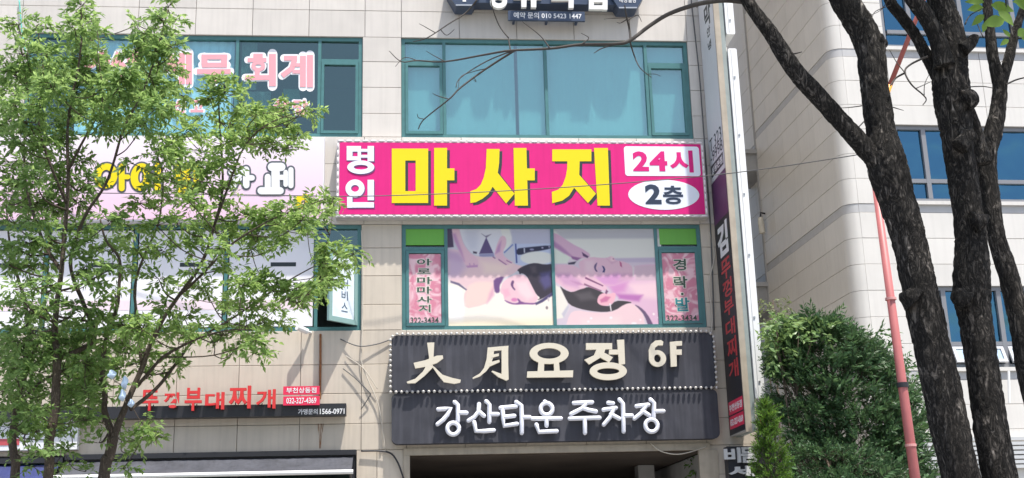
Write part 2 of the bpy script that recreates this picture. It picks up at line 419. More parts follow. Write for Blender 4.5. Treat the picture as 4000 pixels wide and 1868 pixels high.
mb = MB(); mb.box(BX0, -8.602, .0, .027, 0, 12.9); mb.build('end_cladding', granite, bld)
def frame_bars(mb, x0, x1, z0, z1, w, y0, y1):
    mb.box(x0, x1, y0, y1, z1-w, z1); mb.box(x0, x1, y0, y1, z0, z0+w)
    mb.box(x0, x0+w, y0, y1, z0+w, z1-w); mb.box(x1-w, x1, y0, y1, z0+w, z1-w)
def window(x0, x1, z0, z1, mull, trans, lights, fm=teal_fr, parent=bld, y=.07, fw=.055):
    """lights: per light (kind, glass) with kind 'f' fixed or 'c' casement under a transom light"""
    mb = MB(); frame_bars(mb, x0+.003, x1-.003, z0+.003, z1-.003, fw+.01, y-.03, y+.06)
    for mx in mull: mb.box(mx-fw/2, mx+fw/2, y-.032, y+.058, z0+fw+.013, z1-fw-.013)
    xs = [x0]+list(mull)+[x1]
    for i, (k, g) in enumerate(lights):
        a, b = xs[i]+fw/2+.002, xs[i+1]-fw/2-.002
        if i == 0: a += fw/2+.008
        if i == len(lights)-1: b -= fw/2+.008
        if k in 'co': mb.box(a, b, y-.029, y+.055, trans-fw/2, trans+fw/2)
    w = mb.build('window', fm, parent)
    for i, (k, g) in enumerate(lights):
        a, b = xs[i]+fw/2, xs[i+1]-fw/2
        if i == 0: a += fw/2+.01
        if i == len(lights)-1: b -= fw/2+.01
        lo, hi = z0+fw+.013, z1-fw-.013
        def pane(a, b, c, d, gm, yy=y+.02): p = MB().box(a, b, yy, yy+.012, c, d); p.build('pane', gm, w)
        if k == 'f': pane(a, b, lo, hi, g)
        else:
            pane(a, b, trans+fw/2, hi, g)
            if k == 'c':
                s = MB(); frame_bars(s, a+.006, b-.006, lo+.004, trans-fw/2-.006, .05, y-.045, y+.018); s.build('sash', fm, w)
                pane(a+.055, b-.055, lo+.053, trans-fw/2-.055, g, y)
    return w
w3l = window(-6.32, -.60, 8.98, 10.86, [-5.58, -4.19, -2.78, -1.35], 10.42, [('c', dark_glass), ('f', pale_glass), ('f', pale_glass), ('f', dark_glass), ('c', dark_glass)])
w3c = window(.08, 5.26, 8.98, 10.86, [.84, 2.655, 4.485], 10.42, [('c', teal_glass), ('f', teal_glass), ('f', teal_glass), ('c', teal_glass)])
w2l = window(-8.6, -.60, 5.57, 7.40, [-7.3, -5.76, -4.33, -2.84, -1.35], 6.98, [('f', clear_glass)]*5+[('o', dark_glass)])
w2c = window(.08, 5.26, 5.57, 7.40, [.83, 2.66, 4.47], 6.98, [('c', clear_glass), ('f', clear_glass), ('f', clear_glass), ('c', clear_glass)])
# blinds and curtains behind the glass
for (a, b, c, d, m, nm, y) in ((.16, 2.10, 9.02, 10.80, blind_m, 'roller_blind', .15), (2.16, 5.19, 9.02, 10.80, blind_m, 'roller_blind', .158),
        (-5.50, -2.84, 9.02, 10.80, curtain_m, 'curtain', .16), (-2.72, -2.45, 9.9, 10.80, curtain_m, 'curtain', .16), (-2.72, -2.2, 9.02, 9.88, curtain_m, 'curtain', .19)):
    mb = MB(); n = max(2, int((b-a)/.05)); amp = .012 if nm == 'curtain' else .0015
    vs = []
    for k in range(n+1):
        x = a+(b-a)*k/n; yy = y+amp*math.sin(k*1.9)
        vs += [(x, yy, c), (x, yy, d)]
    mb.add(vs, [(2*k, 2*k+2, 2*k+3, 2*k+1) for k in range(n)]); mb.build(nm, m, bld)
mb = MB(); mb.box(-2.0, -1.72, .30, .32, 9.62, 9.98, fn=lambda x, y, z: (x+.12*(9.98-z), y, z)); mb.build('hanging_paper', mat('mint_paper', (.45, .75, .66), .8), bld)
mb = MB(); mb.tube([(-1.05, .5, 9.0), (-1.05, .5, 9.1)], [.1, .13], 10); mb.build('plant_pot', mat('pot', (.4, .5, .45), .7), bld)

# open casement of the second-floor corner window (hinged on its right edge, swung out)
A = R(46); hx, hy = -.655, .03
def swing(u, v, z): return (hx-u*math.cos(A)-v*math.sin(A), hy-u*math.sin(A)+v*math.cos(A), z)
mb = MB()
for (u0, u1, z0, z1) in ((0, .64, 5.66, 5.74), (0, .64, 6.84, 6.92), (0, .07, 5.74, 6.84), (.57, .64, 5.74, 6.84)): mb.box(u0, u1, 0, .05, z0, z1, fn=swing)
oc = mb.build('open_sash', mat('teal_frame_light', (.25, .40, .38), .4), w2l)
MB().box(.07, .57, .02, .03, 5.74, 6.84, fn=swing).build('pane', clear_glass, w2l)
mb = MB(); mb.box(.075, .565, .012, .016, 5.745, 6.835, fn=swing)
op = tag(mb.build('window_poster', mat('pale_poster', (.72, .80, .86), .5, var=.1, nscale=5)), 'pale blue-white notice with vertical lettering in the open casement', 'poster')
for i, ch in enumerate('서비스'):
    lettering('lettering', op, ch, .16, 6.25-i*.2, .30, 6.40-i*.2, .007, mat('ink_blue', (.08, .12, .18), .6), .004, .0, fn=lambda x, y, z: swing(.72-x-.2, y, z))

# parking entrance
mb = MB(); mb.box(.10, 5.16, -.03, .04, 3.50, 3.61); mb.box(.10, .2, -.028, .04, 0, 3.498); mb.box(4.96, 5.28, -.028, .04, 0, 3.498)
mb.build('entrance_frame', beige_metal, bld)
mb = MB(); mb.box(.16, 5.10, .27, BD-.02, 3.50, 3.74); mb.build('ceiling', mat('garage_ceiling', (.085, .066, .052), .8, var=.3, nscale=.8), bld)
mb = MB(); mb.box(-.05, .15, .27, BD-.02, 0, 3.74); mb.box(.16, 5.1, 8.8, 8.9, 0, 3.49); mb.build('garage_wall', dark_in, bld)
mb = MB(); mb.box(5.12, 5.3, .27, BD-.02, 0, 3.49); mb.build('garage_side_wall', concrete, bld)
mb = MB(); mb.box(4.45, 4.75, 2.6, 2.95, 0, 3.49); mb.box(4.2, 4.45, 2.55, 3.0, 2.2, 3.2); mb.build('garage_pillar', concrete, bld)
# shopfront below the awning
mb = MB(); frame_bars(mb, -8.59, -.67, .01, 3.59, .08, .05, .15)
for x in (-6.6, -4.6, -2.6): mb.box(x-.04, x+.04, .052, .148, .1, 3.5)
sf = mb.build('shopfront', black_m, bld)
for a, b in ((-8.5, -6.65), (-6.55, -4.65), (-4.55, -2.65), (-2.55, -.76)): MB().box(a, b, .09, .1, .1, 3.5).build('pane', dark_glass, sf)
# rust-stained pipe and stains
mb = MB(); mb.tube([at(1252, 1305, -.03), at(1252, 1420, -.03), at(1250, 1560, -.03)], .018, 8); mb.build('rusty_pipe', rust, bld)
RSM = bpy.data.materials.new('rust_stain'); RSM.use_nodes = True; N = RSM.node_tree; p_ = N.nodes['Principled BSDF']; p_.inputs['Base Color'].default_value = (.30, .13, .045, 1); p_.inputs['Roughness'].default_value = .9
g_ = N.nodes.new('ShaderNodeNewGeometry'); mp_ = N.nodes.new('ShaderNodeMapping'); mp_.inputs['Scale'].default_value = (30, 30, 3); n_ = N.nodes.new('ShaderNodeTexNoise'); n_.inputs['Scale'].default_value = 1.5
N.links.new(g_.outputs['Position'], mp_.inputs[0]); N.links.new(mp_.outputs[0], n_.inputs['Vector']); r_ = N.nodes.new('ShaderNodeMapRange'); r_.inputs['From Min'].default_value = .35; r_.inputs['From Max'].default_value = .8
N.links.new(n_.outputs['Fac'], r_.inputs['Value']); N.links.new(r_.outputs[0], p_.inputs['Alpha'])
for (x, y0, y1, w) in ((1252, 1655, 1752, 26), (612, 1690, 1770, 10), (1250, 1430, 1500, 14)):
    a, b = at(x, y0, -.004), at(x, y1, -.004); hw = w*.5*mpp(a); mb = MB()
    mb.add([(a.x-hw, -.004, a.z), (a.x+hw, -.004, a.z), (a.x+hw*.45, -.004, (a.z+b.z)/2), (a.x+hw*.25, -.004, b.z), (a.x-hw*.25, -.004, b.z), (a.x-hw*.45, -.004, (a.z+b.z)/2)], [(0, 5, 4, 3, 2, 1)]); mb.build('rust_stain', RSM, bld)

# ------------------------------------------------------------------ signs
r2, r3, r6, r7 = Reg(900, 0, .7764), Reg(1800, 0, .7764), Reg(1500, 860, .5047), Reg(1500, 1260, .5435)
def rrect(x0, x1, z0, z1, r, n=6):
    P = []
    for cx, cz, a0 in ((x1-r, z1-r, 0), (x0+r, z1-r, 90), (x0+r, z0+r, 180), (x1-r, z0+r, 270)):
        for k in range(n+1):
            a = R(a0+90*k/n); P.append((cx+r*math.cos(a), cz+r*math.sin(a)))
    return P
def ell(cx, cz, rx, rz, n=40): return [(cx+rx*math.cos(2*math.pi*k/n), cz+rz*math.sin(2*math.pi*k/n)) for k in range(n)]

# --- magenta sign
PY = -.22
yellow = mat('sign_yellow', (.80, .63, .014), .5, spec=.2); ink = mat('sign_ink', (.02, .03, .035), .5)
magenta = mat('sign_magenta', (.70, .022, .205), .5, var=.06, nscale=1.3, streak=.08, spec=.2)
bluewhite = mat('sign_white', (.80, .83, .90), .4); navy_ink = mat('navy_ink', (.015, .03, .065), .5)
x0, z0, x1, z1 = -1.02, 7.46, 5.36, 8.845
ps = thing('shop_sign', (2.1, 0, z0), 'long magenta sign with big yellow letters between second and third floors', 'sign')
mb = MB(); mb.box(x0, x1, PY, -.003, z0, z1); mb.build('sign_box', mat('sign_side', (.55, .52, .50), .5, var=.1), ps)
mb = MB(); mb.box(x0+.05, x1-.05, PY-.006, PY-.001, z0+.05, z1-.05); mb.build('face', magenta, ps)
# rim of small lamps
rim = MB(); rim.tube([(-.05, 0, 0), (-.03, 0, 0), (.03, 0, 0), (.05, 0, 0)], [.006, .015, .015, .006], 8)
me = None
def bulbrow(n, p, q, rot):
    global me
    for k in range(n):
        t = (k+.5)/n; pos = Vector(p).lerp(Vector(q), t)
        if me is None:
            o = rim.build('rim_lamp', mat('rim_white', (.85, .78, .80), .4), ps, smooth=True, origin=(0, 0, 0)); me = o.data
            o.location = pos - wo(ps)
        else: o = link('rim_lamp', me, pos, ps)
        if rot: o.rotation_euler = (0, R(90), 0)
yb = PY-.002
bulbrow(46, (x0, yb, z1-.022), (x1, yb, z1-.022), 0); bulbrow(46, (x0, yb, z0+.022), (x1, yb, z0+.022), 0)
bulbrow(10, (x0+.022, yb, z0+.05), (x0+.022, yb, z1-.05), 1); bulbrow(10, (x1-.022, yb, z0+.05), (x1-.022, yb, z1-.05), 1)
FY = PY-.012
ma = [[(812, 748), (995, 748), (995, 808), (812, 808)], [(812, 962), (995, 962), (995, 1022), (812, 1022)], [(812, 800), (880, 800), (880, 970), (812, 970)], [(932, 800), (995, 800), (995, 970), (932, 970)],
      [(1025, 745), (1090, 745), (1090, 1035), (1025, 1035)], [(1085, 848), (1127, 848), (1127, 908), (1085, 908)]]
sa = [[(130, 750), (195, 750), (193, 820), (186, 870), (270, 975), (228, 1024), (160, 940), (140, 975), (110, 1000), (75, 1018), (48, 1022), (48, 963), (78, 952), (100, 930), (115, 895), (126, 845)],
      [(265, 745), (330, 745), (338, 1035), (272, 1035)], [(328, 848), (372, 848), (372, 908), (330, 908)]]
ji = [[(460, 752), (657, 752), (657, 812), (598, 812), (596, 880), (680, 975), (640, 1022), (570, 945), (545, 985), (510, 1010), (460, 1023), (458, 966), (490, 955), (513, 930), (528, 890), (535, 850), (536, 812), (460, 812)],
      [(670, 745), (740, 745), (750, 1035), (688, 1035)]]
for rg, sh in ((r2, ma), (r3, sa), (r3, ji)):
    shape_letter('letter_shadow', ps, rg, sh, FY, .003, ink, 14, 11, .004)
    shape_letter('letter', ps, rg, sh, FY, .004, yellow)
my = [[(585, 735), (657, 735), (657, 763), (585, 763)], [(585, 787), (657, 787), (657, 807), (585, 807)], [(585, 760), (614, 760), (614, 790), (585, 790)], [(640, 760), (657, 760), (657, 790), (640, 790)],
      [(690, 735), (722, 735), (722, 812), (690, 812)], [(655, 750), (692, 750), (692, 764), (655, 764)], [(655, 780), (692, 780), (692, 794), (655, 794)], ('o', 656, 842, 68, 34, 36, 12)]
ni = [('o', 627, 948, 48, 45, 20, 17), [(690, 905), (722, 905), (722, 1008), (690, 1008)], [(587, 990), (614, 990), (614, 1046), (587, 1046)], [(610, 1018), (722, 1018), (722, 1045), (610, 1045)]]
for sh in (my, ni):
    shape_letter('letter_shadow', ps, r2, sh, FY, .003, mat('plum_ink', (.16, .05, .16), .5), 5, 6, .004)
    shape_letter('letter', ps, r2, sh, FY, .004, bluewhite)
a = r3.xz(828, 885, FY); b = r3.xz(1197, 738, FY)
mb = MB(); mb.prism(rrect(a[0], b[0], a[1], b[1], .05), FY+.002, FY+.005); mb.build('white_plate', bluewhite, ps)
lettering('letter', ps, '2', *(r3.xz(868, 862, FY)+r3.xz(942, 762, FY)), FY-.002, magenta, .003, .04)
lettering('letter', ps, '4', *(r3.xz(952, 862, FY)+r3.xz(1035, 762, FY)), FY-.002, magenta, .003, .04)
lettering('lettering', ps, '시', *(r3.xz(1055, 868, FY)+r3.xz(1165, 758, FY)), FY-.002, magenta, .003, .035)
a = r3.xz(1022, 980, FY); b = r3.xz(1195, 905, FY)
mb = MB(); mb.prism(ell(a[0], a[1], b[0]-a[0], b[1]-a[1]), FY+.002, FY+.005); mb.build('white_oval', bluewhite, ps)
lettering('lettering', ps, '2', *(r3.xz(930, 1028, FY)+r3.xz(1005, 928, FY)), FY-.002, navy_ink, .003, .04)
lettering('lettering', ps, '층', *(r3.xz(1020, 1028, FY)+r3.xz(1115, 935, FY)), FY-.002, navy_ink, .003, .03)

# --- dark board over the entrance
DY = -.25
board_m = mat('board_slate', (.064, .065, .076), .85, spec=.04, var=.12, nscale=3, streak=-.35)
cream = mat('letter_cream', (.66, .60, .48), .45); side_dark = mat('letter_side', (.12, .115, .11), .5)
p = at(1520, 1303, DY); q = at(2806, 1726, DY); mzl = at(1530, 1533, DY).z; pb = at(1520, 1740, DY)
x0, x1, z1, z0 = at(1522, 1420, DY).x, at(2800, 1500, DY).x, p.z, pb.z+.02
ds = thing('shop_sign', ((x0+x1)/2, 0, z0), 'wide dark slate board with cream and white raised letters over the parking entrance', 'sign')
mb = MB(); mb.prism(rrect(x0+.03, x1, z0, mzl-.012, .1), DY+.02, -.03); mb.build('lower_board', board_m, ds)
mb = MB(); mb.prism(rrect(x0+.03, x1-.01, mzl+.004, z1-.03, .1), DY, -.032); mb.build('upper_board', board_m, ds)
chrome = mat('bulb_cap', (.50, .48, .45), .3, .2)
bm_ = MB(); bm_.ball((0, 0, 0), .027, 8, 5); bme = None
def bulb(x, z):
    global bme
    if bme is None:
        o = bm_.build('bulb', chrome, ds, smooth=True, origin=(0, 0, 0)); bme = o.data; o.location = Vector((x, DY-.03, z))-wo(ds)
    else: link('bulb', bme, (x, DY-.03, z), ds)
zt, zb = z1-.02, mzl
for k in range(59): bulb(x0+.12+(x1-x0-.24)*k/58, zt)
for k in range(62): bulb(x0+.015+(x1-x0-.03)*k/61, zb)
for k in range(1, 11):
    z = zb+(zt-.06-zb)*k/10.4; bulb(x0+.012, z); bulb(x1-.005, z)
bulb(x0+.05, zt-.035); bulb(x1-.05, zt-.035)
LY = DY-.105
dae = [[(310, 145), (362, 143), (356, 250), (350, 310), (318, 310), (324, 250)], [(213, 290), (300, 270), (380, 238), (422, 236), (426, 258), (380, 292), (300, 318), (225, 330)],
       [(310, 298), (356, 318), (290, 385), (225, 436), (170, 438), (163, 426), (225, 404), (280, 352)], [(335, 300), (365, 322), (420, 375), (490, 398), (552, 412), (548, 432), (505, 441), (430, 428), (390, 380)]]
wol = [[(745, 183), (795, 178), (785, 250), (765, 310), (735, 350), (690, 387), (640, 405), (636, 397), (690, 365), (720, 325), (738, 260)], [(745, 180), (895, 167), (893, 195), (748, 208)],
       [(845, 190), (893, 172), (893, 300), (896, 408), (880, 418), (822, 392), (772, 352), (780, 346), (846, 370)], [(770, 232), (826, 222), (826, 240), (770, 255)], [(762, 285), (828, 268), (832, 284), (762, 316)]]
yo = [('o', 1187, 222, 141, 76, 84, 38), [(1110, 285), (1152, 288), (1150, 358), (1104, 358)], [(1220, 288), (1258, 285), (1264, 358), (1224, 358)], [(1030, 352), (1360, 344), (1358, 393), (1027, 396)]]
jung = [[(1452, 148), (1640, 148), (1640, 192), (1452, 196)], [(1528, 190), (1592, 190), (1575, 240), (1475, 302), (1440, 268), (1510, 235)], [(1545, 225), (1580, 215), (1645, 250), (1618, 288), (1552, 250)],
        [(1675, 125), (1726, 123), (1733, 298), (1690, 305)], [(1618, 195), (1682, 195), (1682, 230), (1616, 230)], ('o', 1612, 350, 134, 64, 80, 22)]
six = [('o', 1966, 258, 62, 60, 24, 28), [(1905, 262), (1903, 200), (1920, 155), (1950, 130), (1990, 126), (2008, 138), (2004, 165), (1970, 164), (1948, 182), (1944, 250)]]
eff = [[(2055, 140), (2100, 135), (2105, 315), (2062, 318)], [(2095, 135), (2142, 133), (2142, 165), (2095, 168)], [(2095, 195), (2140, 193), (2140, 232), (2095, 232)]]
for sh in (dae, wol, yo, jung, six, eff):
    shape_letter('letter', ds, r7, sh, LY, .05, cream)
LW = DY-.05; lit = mat('letter_white', (.80, .81, .88), .6)
WL = [[[(390, 625), (440, 622), (478, 615), (455, 665), (425, 700), (385, 732)], [(508, 573), (530, 592), (531, 650), (531, 712)], [(535, 650), (592, 650)], ('c', 497, 764, 42)],
      [[(683, 588), (680, 640), (650, 680), (608, 706)], [(682, 640), (718, 672)], [(735, 568), (757, 590), (757, 715)], [(760, 660), (818, 660)], [(648, 718), (660, 782), (720, 782), (788, 776)]],
      [[(838, 614), (948, 604)], [(852, 614), (856, 690), (862, 744), (955, 730)], [(862, 680), (936, 672)], [(950, 573), (986, 596), (990, 700), (990, 795)], [(992, 682), (1046, 682)]],
      [('c', 1168, 622, 42), [(1156, 570), (1168, 580)], [(1066, 692), (1270, 690)], [(1168, 695), (1168, 742)], [(1095, 735), (1112, 788), (1240, 782)]],
      [[(1364, 580), (1495, 574)], [(1450, 585), (1420, 620), (1345, 658)], [(1428, 615), (1470, 630), (1522, 640)], [(1335, 692), (1548, 686)], [(1442, 690), (1444, 795)]],
      [[(1612, 578), (1645, 582)], [(1578, 628), (1665, 615)], [(1650, 620), (1625, 680), (1580, 735)], [(1630, 660), (1690, 692)], [(1692, 555), (1716, 582), (1720, 700), (1722, 785)], [(1724, 672), (1780, 670)]],
      [[(1815, 602), (1900, 592)], [(1885, 596), (1850, 650), (1800, 692)], [(1855, 635), (1905, 668)], [(1915, 555), (1940, 578), (1938, 700)], [(1942, 640), (2008, 638)], ('c', 1922, 742, 44)]]
for L_ in WL:
    mb = MB()
    for i, st in enumerate(L_):
        yy = LW-.0013*i
        if st[0] == 'c':
            c = r7.xz(st[1], st[2], LW); e = r7.xz(st[1]+st[3], st[2], LW); rr = e[0]-c[0]
            mb.tube([(c[0]+rr*math.cos(2*math.pi*k/24), yy, c[1]+rr*math.sin(2*math.pi*k/24)) for k in range(25)], .036, 10, cap=False)
        else:
            P = [Vector((r7.xz(a, b, LW)[0], yy, r7.xz(a, b, LW)[1])) for a, b in st]
            mb.rod(P, .036, 10)
    mb.build('letter', lit, ds, smooth=True)
    # stand-off pins behind each letter
    xs_ = [v[0] for v in mb.v]; zs_ = [v[2] for v in mb.v]

# --- pale pink sign at left, half hidden by the trees
WY = -.2
ws = thing('shop_sign', (-5, 0, 7.45), 'pale pink cafe sign with yellow and white outlined letters behind the leafy trees', 'sign')
p = at(1268, 537, WY); q = at(1262, 862, WY)
zt, zb, xr = p.z, q.z, p.x
M = mat('pale_pink', (.80, .70, .77), .4); N = M.node_tree     # print: white fading to pink
mb = MB(); mb.box(-9.5, xr, WY, -.004, zb, zt); mb.build('sign_box', mat('sign_edge', (.72, .70, .72), .45), ws)
mb = MB(); mb.box(-9.48, xr-.02, WY-.006, WY-.001, zb+.02, zt-.02)
M2 = bpy.data.materials.new('pale_pink_print'); M2.use_nodes = True; N = M2.node_tree; pbs = N.nodes['Principled BSDF']; pbs.inputs['Roughness'].default_value = .4
geo = N.nodes.new('ShaderNodeNewGeometry'); sx_ = N.nodes.new('ShaderNodeSeparateXYZ'); mr = N.nodes.new('ShaderNodeMapRange'); cr = N.nodes.new('ShaderNodeValToRGB')
N.links.new(geo.outputs['Position'], sx_.inputs[0]); N.links.new(sx_.outputs['Z'], mr.inputs['Value'])
mr.inputs['From Min'].default_value = zb; mr.inputs['From Max'].default_value = zt
cr.color_ramp.elements[0].color = (.80, .53, .66, 1); cr.color_ramp.elements[1].color = (.82, .74, .80, 1)
N.links.new(mr.outputs[0], cr.inputs[0]); N.links.new(cr.outputs[0], pbs.inputs['Base Color'])
mb.build('face', M2, ws)
outl = mat('grey_outline', (.09, .10, .115), .5)
rw = Reg(300, 520, .4076)
CAFE = [([('o', 280, 410, 110, 120, 62), (430, 320, 430, 530, 56), (440, 420, 490, 420, 46)], yellow), ([('o', 615, 420, 100, 132, 72), (775, 310, 775, 530, 60)], yellow),
        ([(965, 310, 965, 440, 54), (1060, 310, 1060, 440, 54), (965, 370, 1060, 370, 44), (965, 440, 1060, 440, 44), (1145, 315, 1145, 455, 54), (1150, 385, 1190, 385, 46), ('o', 1060, 545, 92, 58, 46)], yellow),
        ([(1480, 375, 1570, 375, 54), (1570, 380, 1500, 510, 54), (1490, 440, 1560, 440, 44), (1622, 350, 1624, 500, 62), (1640, 430, 1680, 430, 52)], white_m),
        ([(1870, 325, 1960, 325, 80), (1830, 420, 1830, 530, 58), (1905, 345, 1905, 535, 80), (1765, 553, 1950, 553, 68), (1955, 425, 2000, 425, 50), (2002, 375, 2002, 495, 44), (2052, 352, 2052, 505, 50)], white_m)]
for its, m in CAFE:
    strokes('letter_outline', ws, rw, its, WY-.010, outl, 17, .003, True); strokes('letter', ws, rw, its, WY-.018, m, 0, .003, True)
mb = MB(); p = at(1185, 790, WY)
for k in range(5):
    a = R(72*k); c = (p.x+.09*math.cos(a), p.z+.09*math.sin(a)); mb.prism(ell(c[0], c[1], .06, .06, 12), WY-.012-.0007*k, WY-.007)
mb.build('flower_mark', yellow, ws)
mb = MB(); mb.box(at(900, 760, WY).x, xr-.05, WY-.009, WY-.006, at(1100, 766, WY).z, at(1100, 763, WY).z); mb.build('seam', mat('seam_grey', (.45, .42, .45), .6), ws)

# --- red lettering on the black bar over the restaurant
RY = -.24
rs = thing('shop_sign', (-4, 0, 4.1), 'black rail sign carrying red letters and two small red plates above the awning', 'sign')
p = at(1352, 1578, RY); q = at(1352, 1622, RY)
mb = MB(); mb.box(-7.6, p.x, RY, -.04, q.z, p.z+.01)
for x in (-7.2, -5.5, -3.8, -2.2, -1.1): mb.box(x, x+.08, -.045, -.002, q.z+.03, p.z-.03)
mb.build('rail', black_m, rs)
red = mat('sign_red', (.62, .035, .035), .45); pinkred = mat('plate_red', (.72, .03, .09), .4)
r8 = Reg(300, 1400, .4658)
for ch, a, b, c, d in (('뚜', 535, 262, 685, 440), ('껑', 725, 285, 858, 435), ('부', 900, 245, 1050, 440), ('대', 1072, 282, 1238, 430), ('찌', 1270, 228, 1462, 422), ('개', 1500, 258, 1668, 422)):
    a_ = r8.xz(a, d, RY-.08); b_ = r8.xz(c, b, RY-.08)
    l = lettering('letter', rs, ch, a_[0], a_[1], b_[0], b_[1], RY-.08, red, .06, .022)
    mb = MB()
    for t in (.3, .7): mb.box(a_[0]+(b_[0]-a_[0])*t-.008, a_[0]+(b_[0]-a_[0])*t+.008, RY-.03, RY-.012, p.z-.02, a_[1]+.3*(b_[1]-a_[1]))
    mb.build('letter_stand', black_m, rs)
for (a, b, c, d, t) in ((1730, 232, 2036, 306, '부천상동점'), (1730, 316, 2036, 395, '032-327-4369')):
    a_ = r8.xz(a, d, RY-.06); b_ = r8.xz(c, b, RY-.06)
    mb = MB(); mb.box(a_[0], b_[0], RY-.06, RY-.02, a_[1], b_[1]); pl = mb.build('red_plate', pinkred, rs)
    h = b_[1]-a_[1]; lettering('lettering', pl, t, a_[0]+.05, a_[1]+h*.18, b_[0]-.05, b_[1]-h*.16, RY-.064, white_m, .003, .015)
a_ = r8.xz(1855, 472, RY); b_ = r8.xz(2245, 420, RY)
wd_ = b_[0]-a_[0]; lettering('lettering', rs, '가맹문의', a_[0], a_[1], a_[0]+wd_*.42, b_[1], RY-.004, white_m, .003, .015); lettering('lettering', rs, '1566-0971', a_[0]+wd_*.47, a_[1], b_[0], b_[1], RY-.004, white_m, .003, .015)

# --- navy sign cut by the top of the picture
NY = -.35
navy = mat('navy_board', (.035, .055, .10), .4)
ns = thing('shop_sign', at(2130, 20, NY), 'navy sign with hexagon ends and white letters under the top edge of the picture', 'sign')
def Z(px, py): return at(px, py, NY)
zb = Z(2130, 13).z; xl, xr = Z(1765, 10).x, Z(2500, 10).x
mb = MB(); mb.box(xl+.15, xr-.15, NY+.02, -.05, zb, zb+.75)
for x in (xl+.6, xr-.6, (xl+xr)/2): mb.box(x, x+.06, -.052, -.002, zb+.2, zb+.3)
mb.build('board', navy, ns)
for (c0, c1, low, up0, up1) in ((1780, 1847, 29, 1757, 1868), (2416, 2486, 39, 2392, 2508)):
    a, b = Z(c0, low), Z(c1, low); u0, u1 = Z(up0, 0).x, Z(up1, 0).x
    mb = MB(); zc = a.z+.22
    mb.prism([(a.x, a.z), (b.x, b.z), (u1+.04, zc+.05), (u1+.04, zc+.4), (b.x, zc+.65), (a.x, zc+.65), (u0-.04, zc+.4), (u0-.04, zc+.05)], NY-.05, -.06); hx_ = mb.build('hexagon', navy, ns)
    mb = MB(); mb.prism([(a.x, a.z+.005), (b.x, b.z+.005), (b.x, b.z+.03), (a.x, a.z+.03)], NY-.056, NY-.051); mb.build('trim', steel, hx_)
    cx = (a.x+b.x)/2
    if c0 < 2000: lettering('lettering', hx_, 'T', cx-.12, a.z+.085, cx+.12, a.z+.45, NY-.056, white_m, .005, .03)
    else: lettering('lettering', hx_, '대성빌딩', cx-.15, a.z+.12, cx+.15, a.z+.22, NY-.056, white_m, .004, .01)
def nz(px, py): p = at(px, py, NY-.06); return p.x, p.z
wl = mat('letter_ivory', (.80, .79, .75), .4)
rN = Reg(1700, 0, .3494)
for sh in ([('o', 710, 10, 95, 82, 42, 28), [(600, -300), (660, -300), (660, -60), (600, -60)], [(740, -300), (800, -300), (800, -40), (740, -40)]],
           [[(960, -40), (1022, -40), (1020, 78), (965, 78)], [(1068, -40), (1132, -40), (1130, 82), (1072, 82)], [(880, -60), (1190, -60), (1190, -15), (880, -15)], [(930, -260), (1140, -260), (1140, -90), (930, -90)]],
           [[(1490, -300), (1552, -300), (1548, 88), (1492, 88)], [(1300, -45), (1500, -45), (1500, 5), (1300, 5)], [(1310, -260), (1370, -260), (1370, -40), (1310, -40)]],
           [[(1720, -60), (1775, -60), (1775, 104), (1720, 104)], [(1870, -60), (1928, -60), (1926, 108), (1872, 108)], [(1770, 60), (1875, 60), (1875, 105), (1770, 105)], [(1770, -10), (1875, -10), (1875, 25), (1770, 25)], [(1870, -320), (1930, -320), (1930, -100), (1870, -100)]]):
    shape_letter('letter', ns, rN, sh, NY-.06, .08, wl)
SY = -.3
a, b = at(1985, 78, SY), at(2284, 46, SY)
mb = MB(); mb.box(a.x, b.x, SY, -.25, a.z, b.z)
for x in (a.x+.1, (a.x+b.x)/2, b.x-.15): mb.box(x, x+.04, -.252, -.002, a.z+.05, a.z+.09)
pl = mb.build('phone_strip', navy, ns)
lettering('lettering', pl, '예약 문의 010 5423 1447', a.x+.1, a.z+.035, b.x-.06, b.z-.03, SY-.004, white_m, .003, .012)

# --- projecting blade signs at the right corner
def BL(u, v, w):      # u: metres from the outer edge towards the wall, v: out of the face, w: height
    return (5.5-v, -1.0+u, w)
b1 = thing('blade_sign', (5.57, -.5, 3.65), 'tall projecting sign, white above and black below, on the building corner beside the magenta sign', 'sign')
zt1, zm, zl = 12.6, at(2790, 690, -.5).z, 3.70
mb = MB(); mb.box(5.505, 5.60, -.995, -.06, zl, zt1); mb.build('sign_box', mat('blade_box', (.40, .39, .37), .5), b1)
mb = MB(); mb.box(5.5, 5.598, -1.03, -.998, zl-.02, zt1+.02); mb.build('edge_trim', beige_metal, b1)
mb = MB(); mb.box(5.601, 5.675, -1.02, -.06, zl-.01, zt1+.01); mb.build('back_box', greygreen, b1)
mb = MB()
for z in (4.0, 5.6, 7.3, 9.2, 11.0): mb.box(5.53, 5.58, -.062, .02, z, z+.06)
mb.build('bracket', steel, b1)
white_face = mat('blade_white', (.66, .66, .68), .4, streak=.06); blackf = mat('blade_black', (.022, .022, .028), .45); purple = mat('blade_purple', (.10, .03, .10), .45)
mb = MB(); mb.box(5.496, 5.5045, -.985, -.07, zm, zt1); mb.build('white_face', white_face, b1)
zp = at(2800, 858, -.5).z
mb = MB(); mb.box(5.496, 5.5045, -.985, -.07, zp, zm-.012); mb.build('purple_face', purple, b1)
mb = MB(); mb.box(5.496, 5.5045, -.985, -.07, zl+.02, zp-.003); mb.build('black_face', blackf, b1)
def btext(t, y0, y1, w0, w1, m, bold=.02, nm='lettering'):   # on the left face of the blade, reading towards its outer edge
    return lettering(nm, b1, t, y0, w0, y1, w1, 0, m, .004, bold, fn=lambda a, y, z: (5.494+y, -a, z))
def bz(px, py): return at(px, py, -.55).z
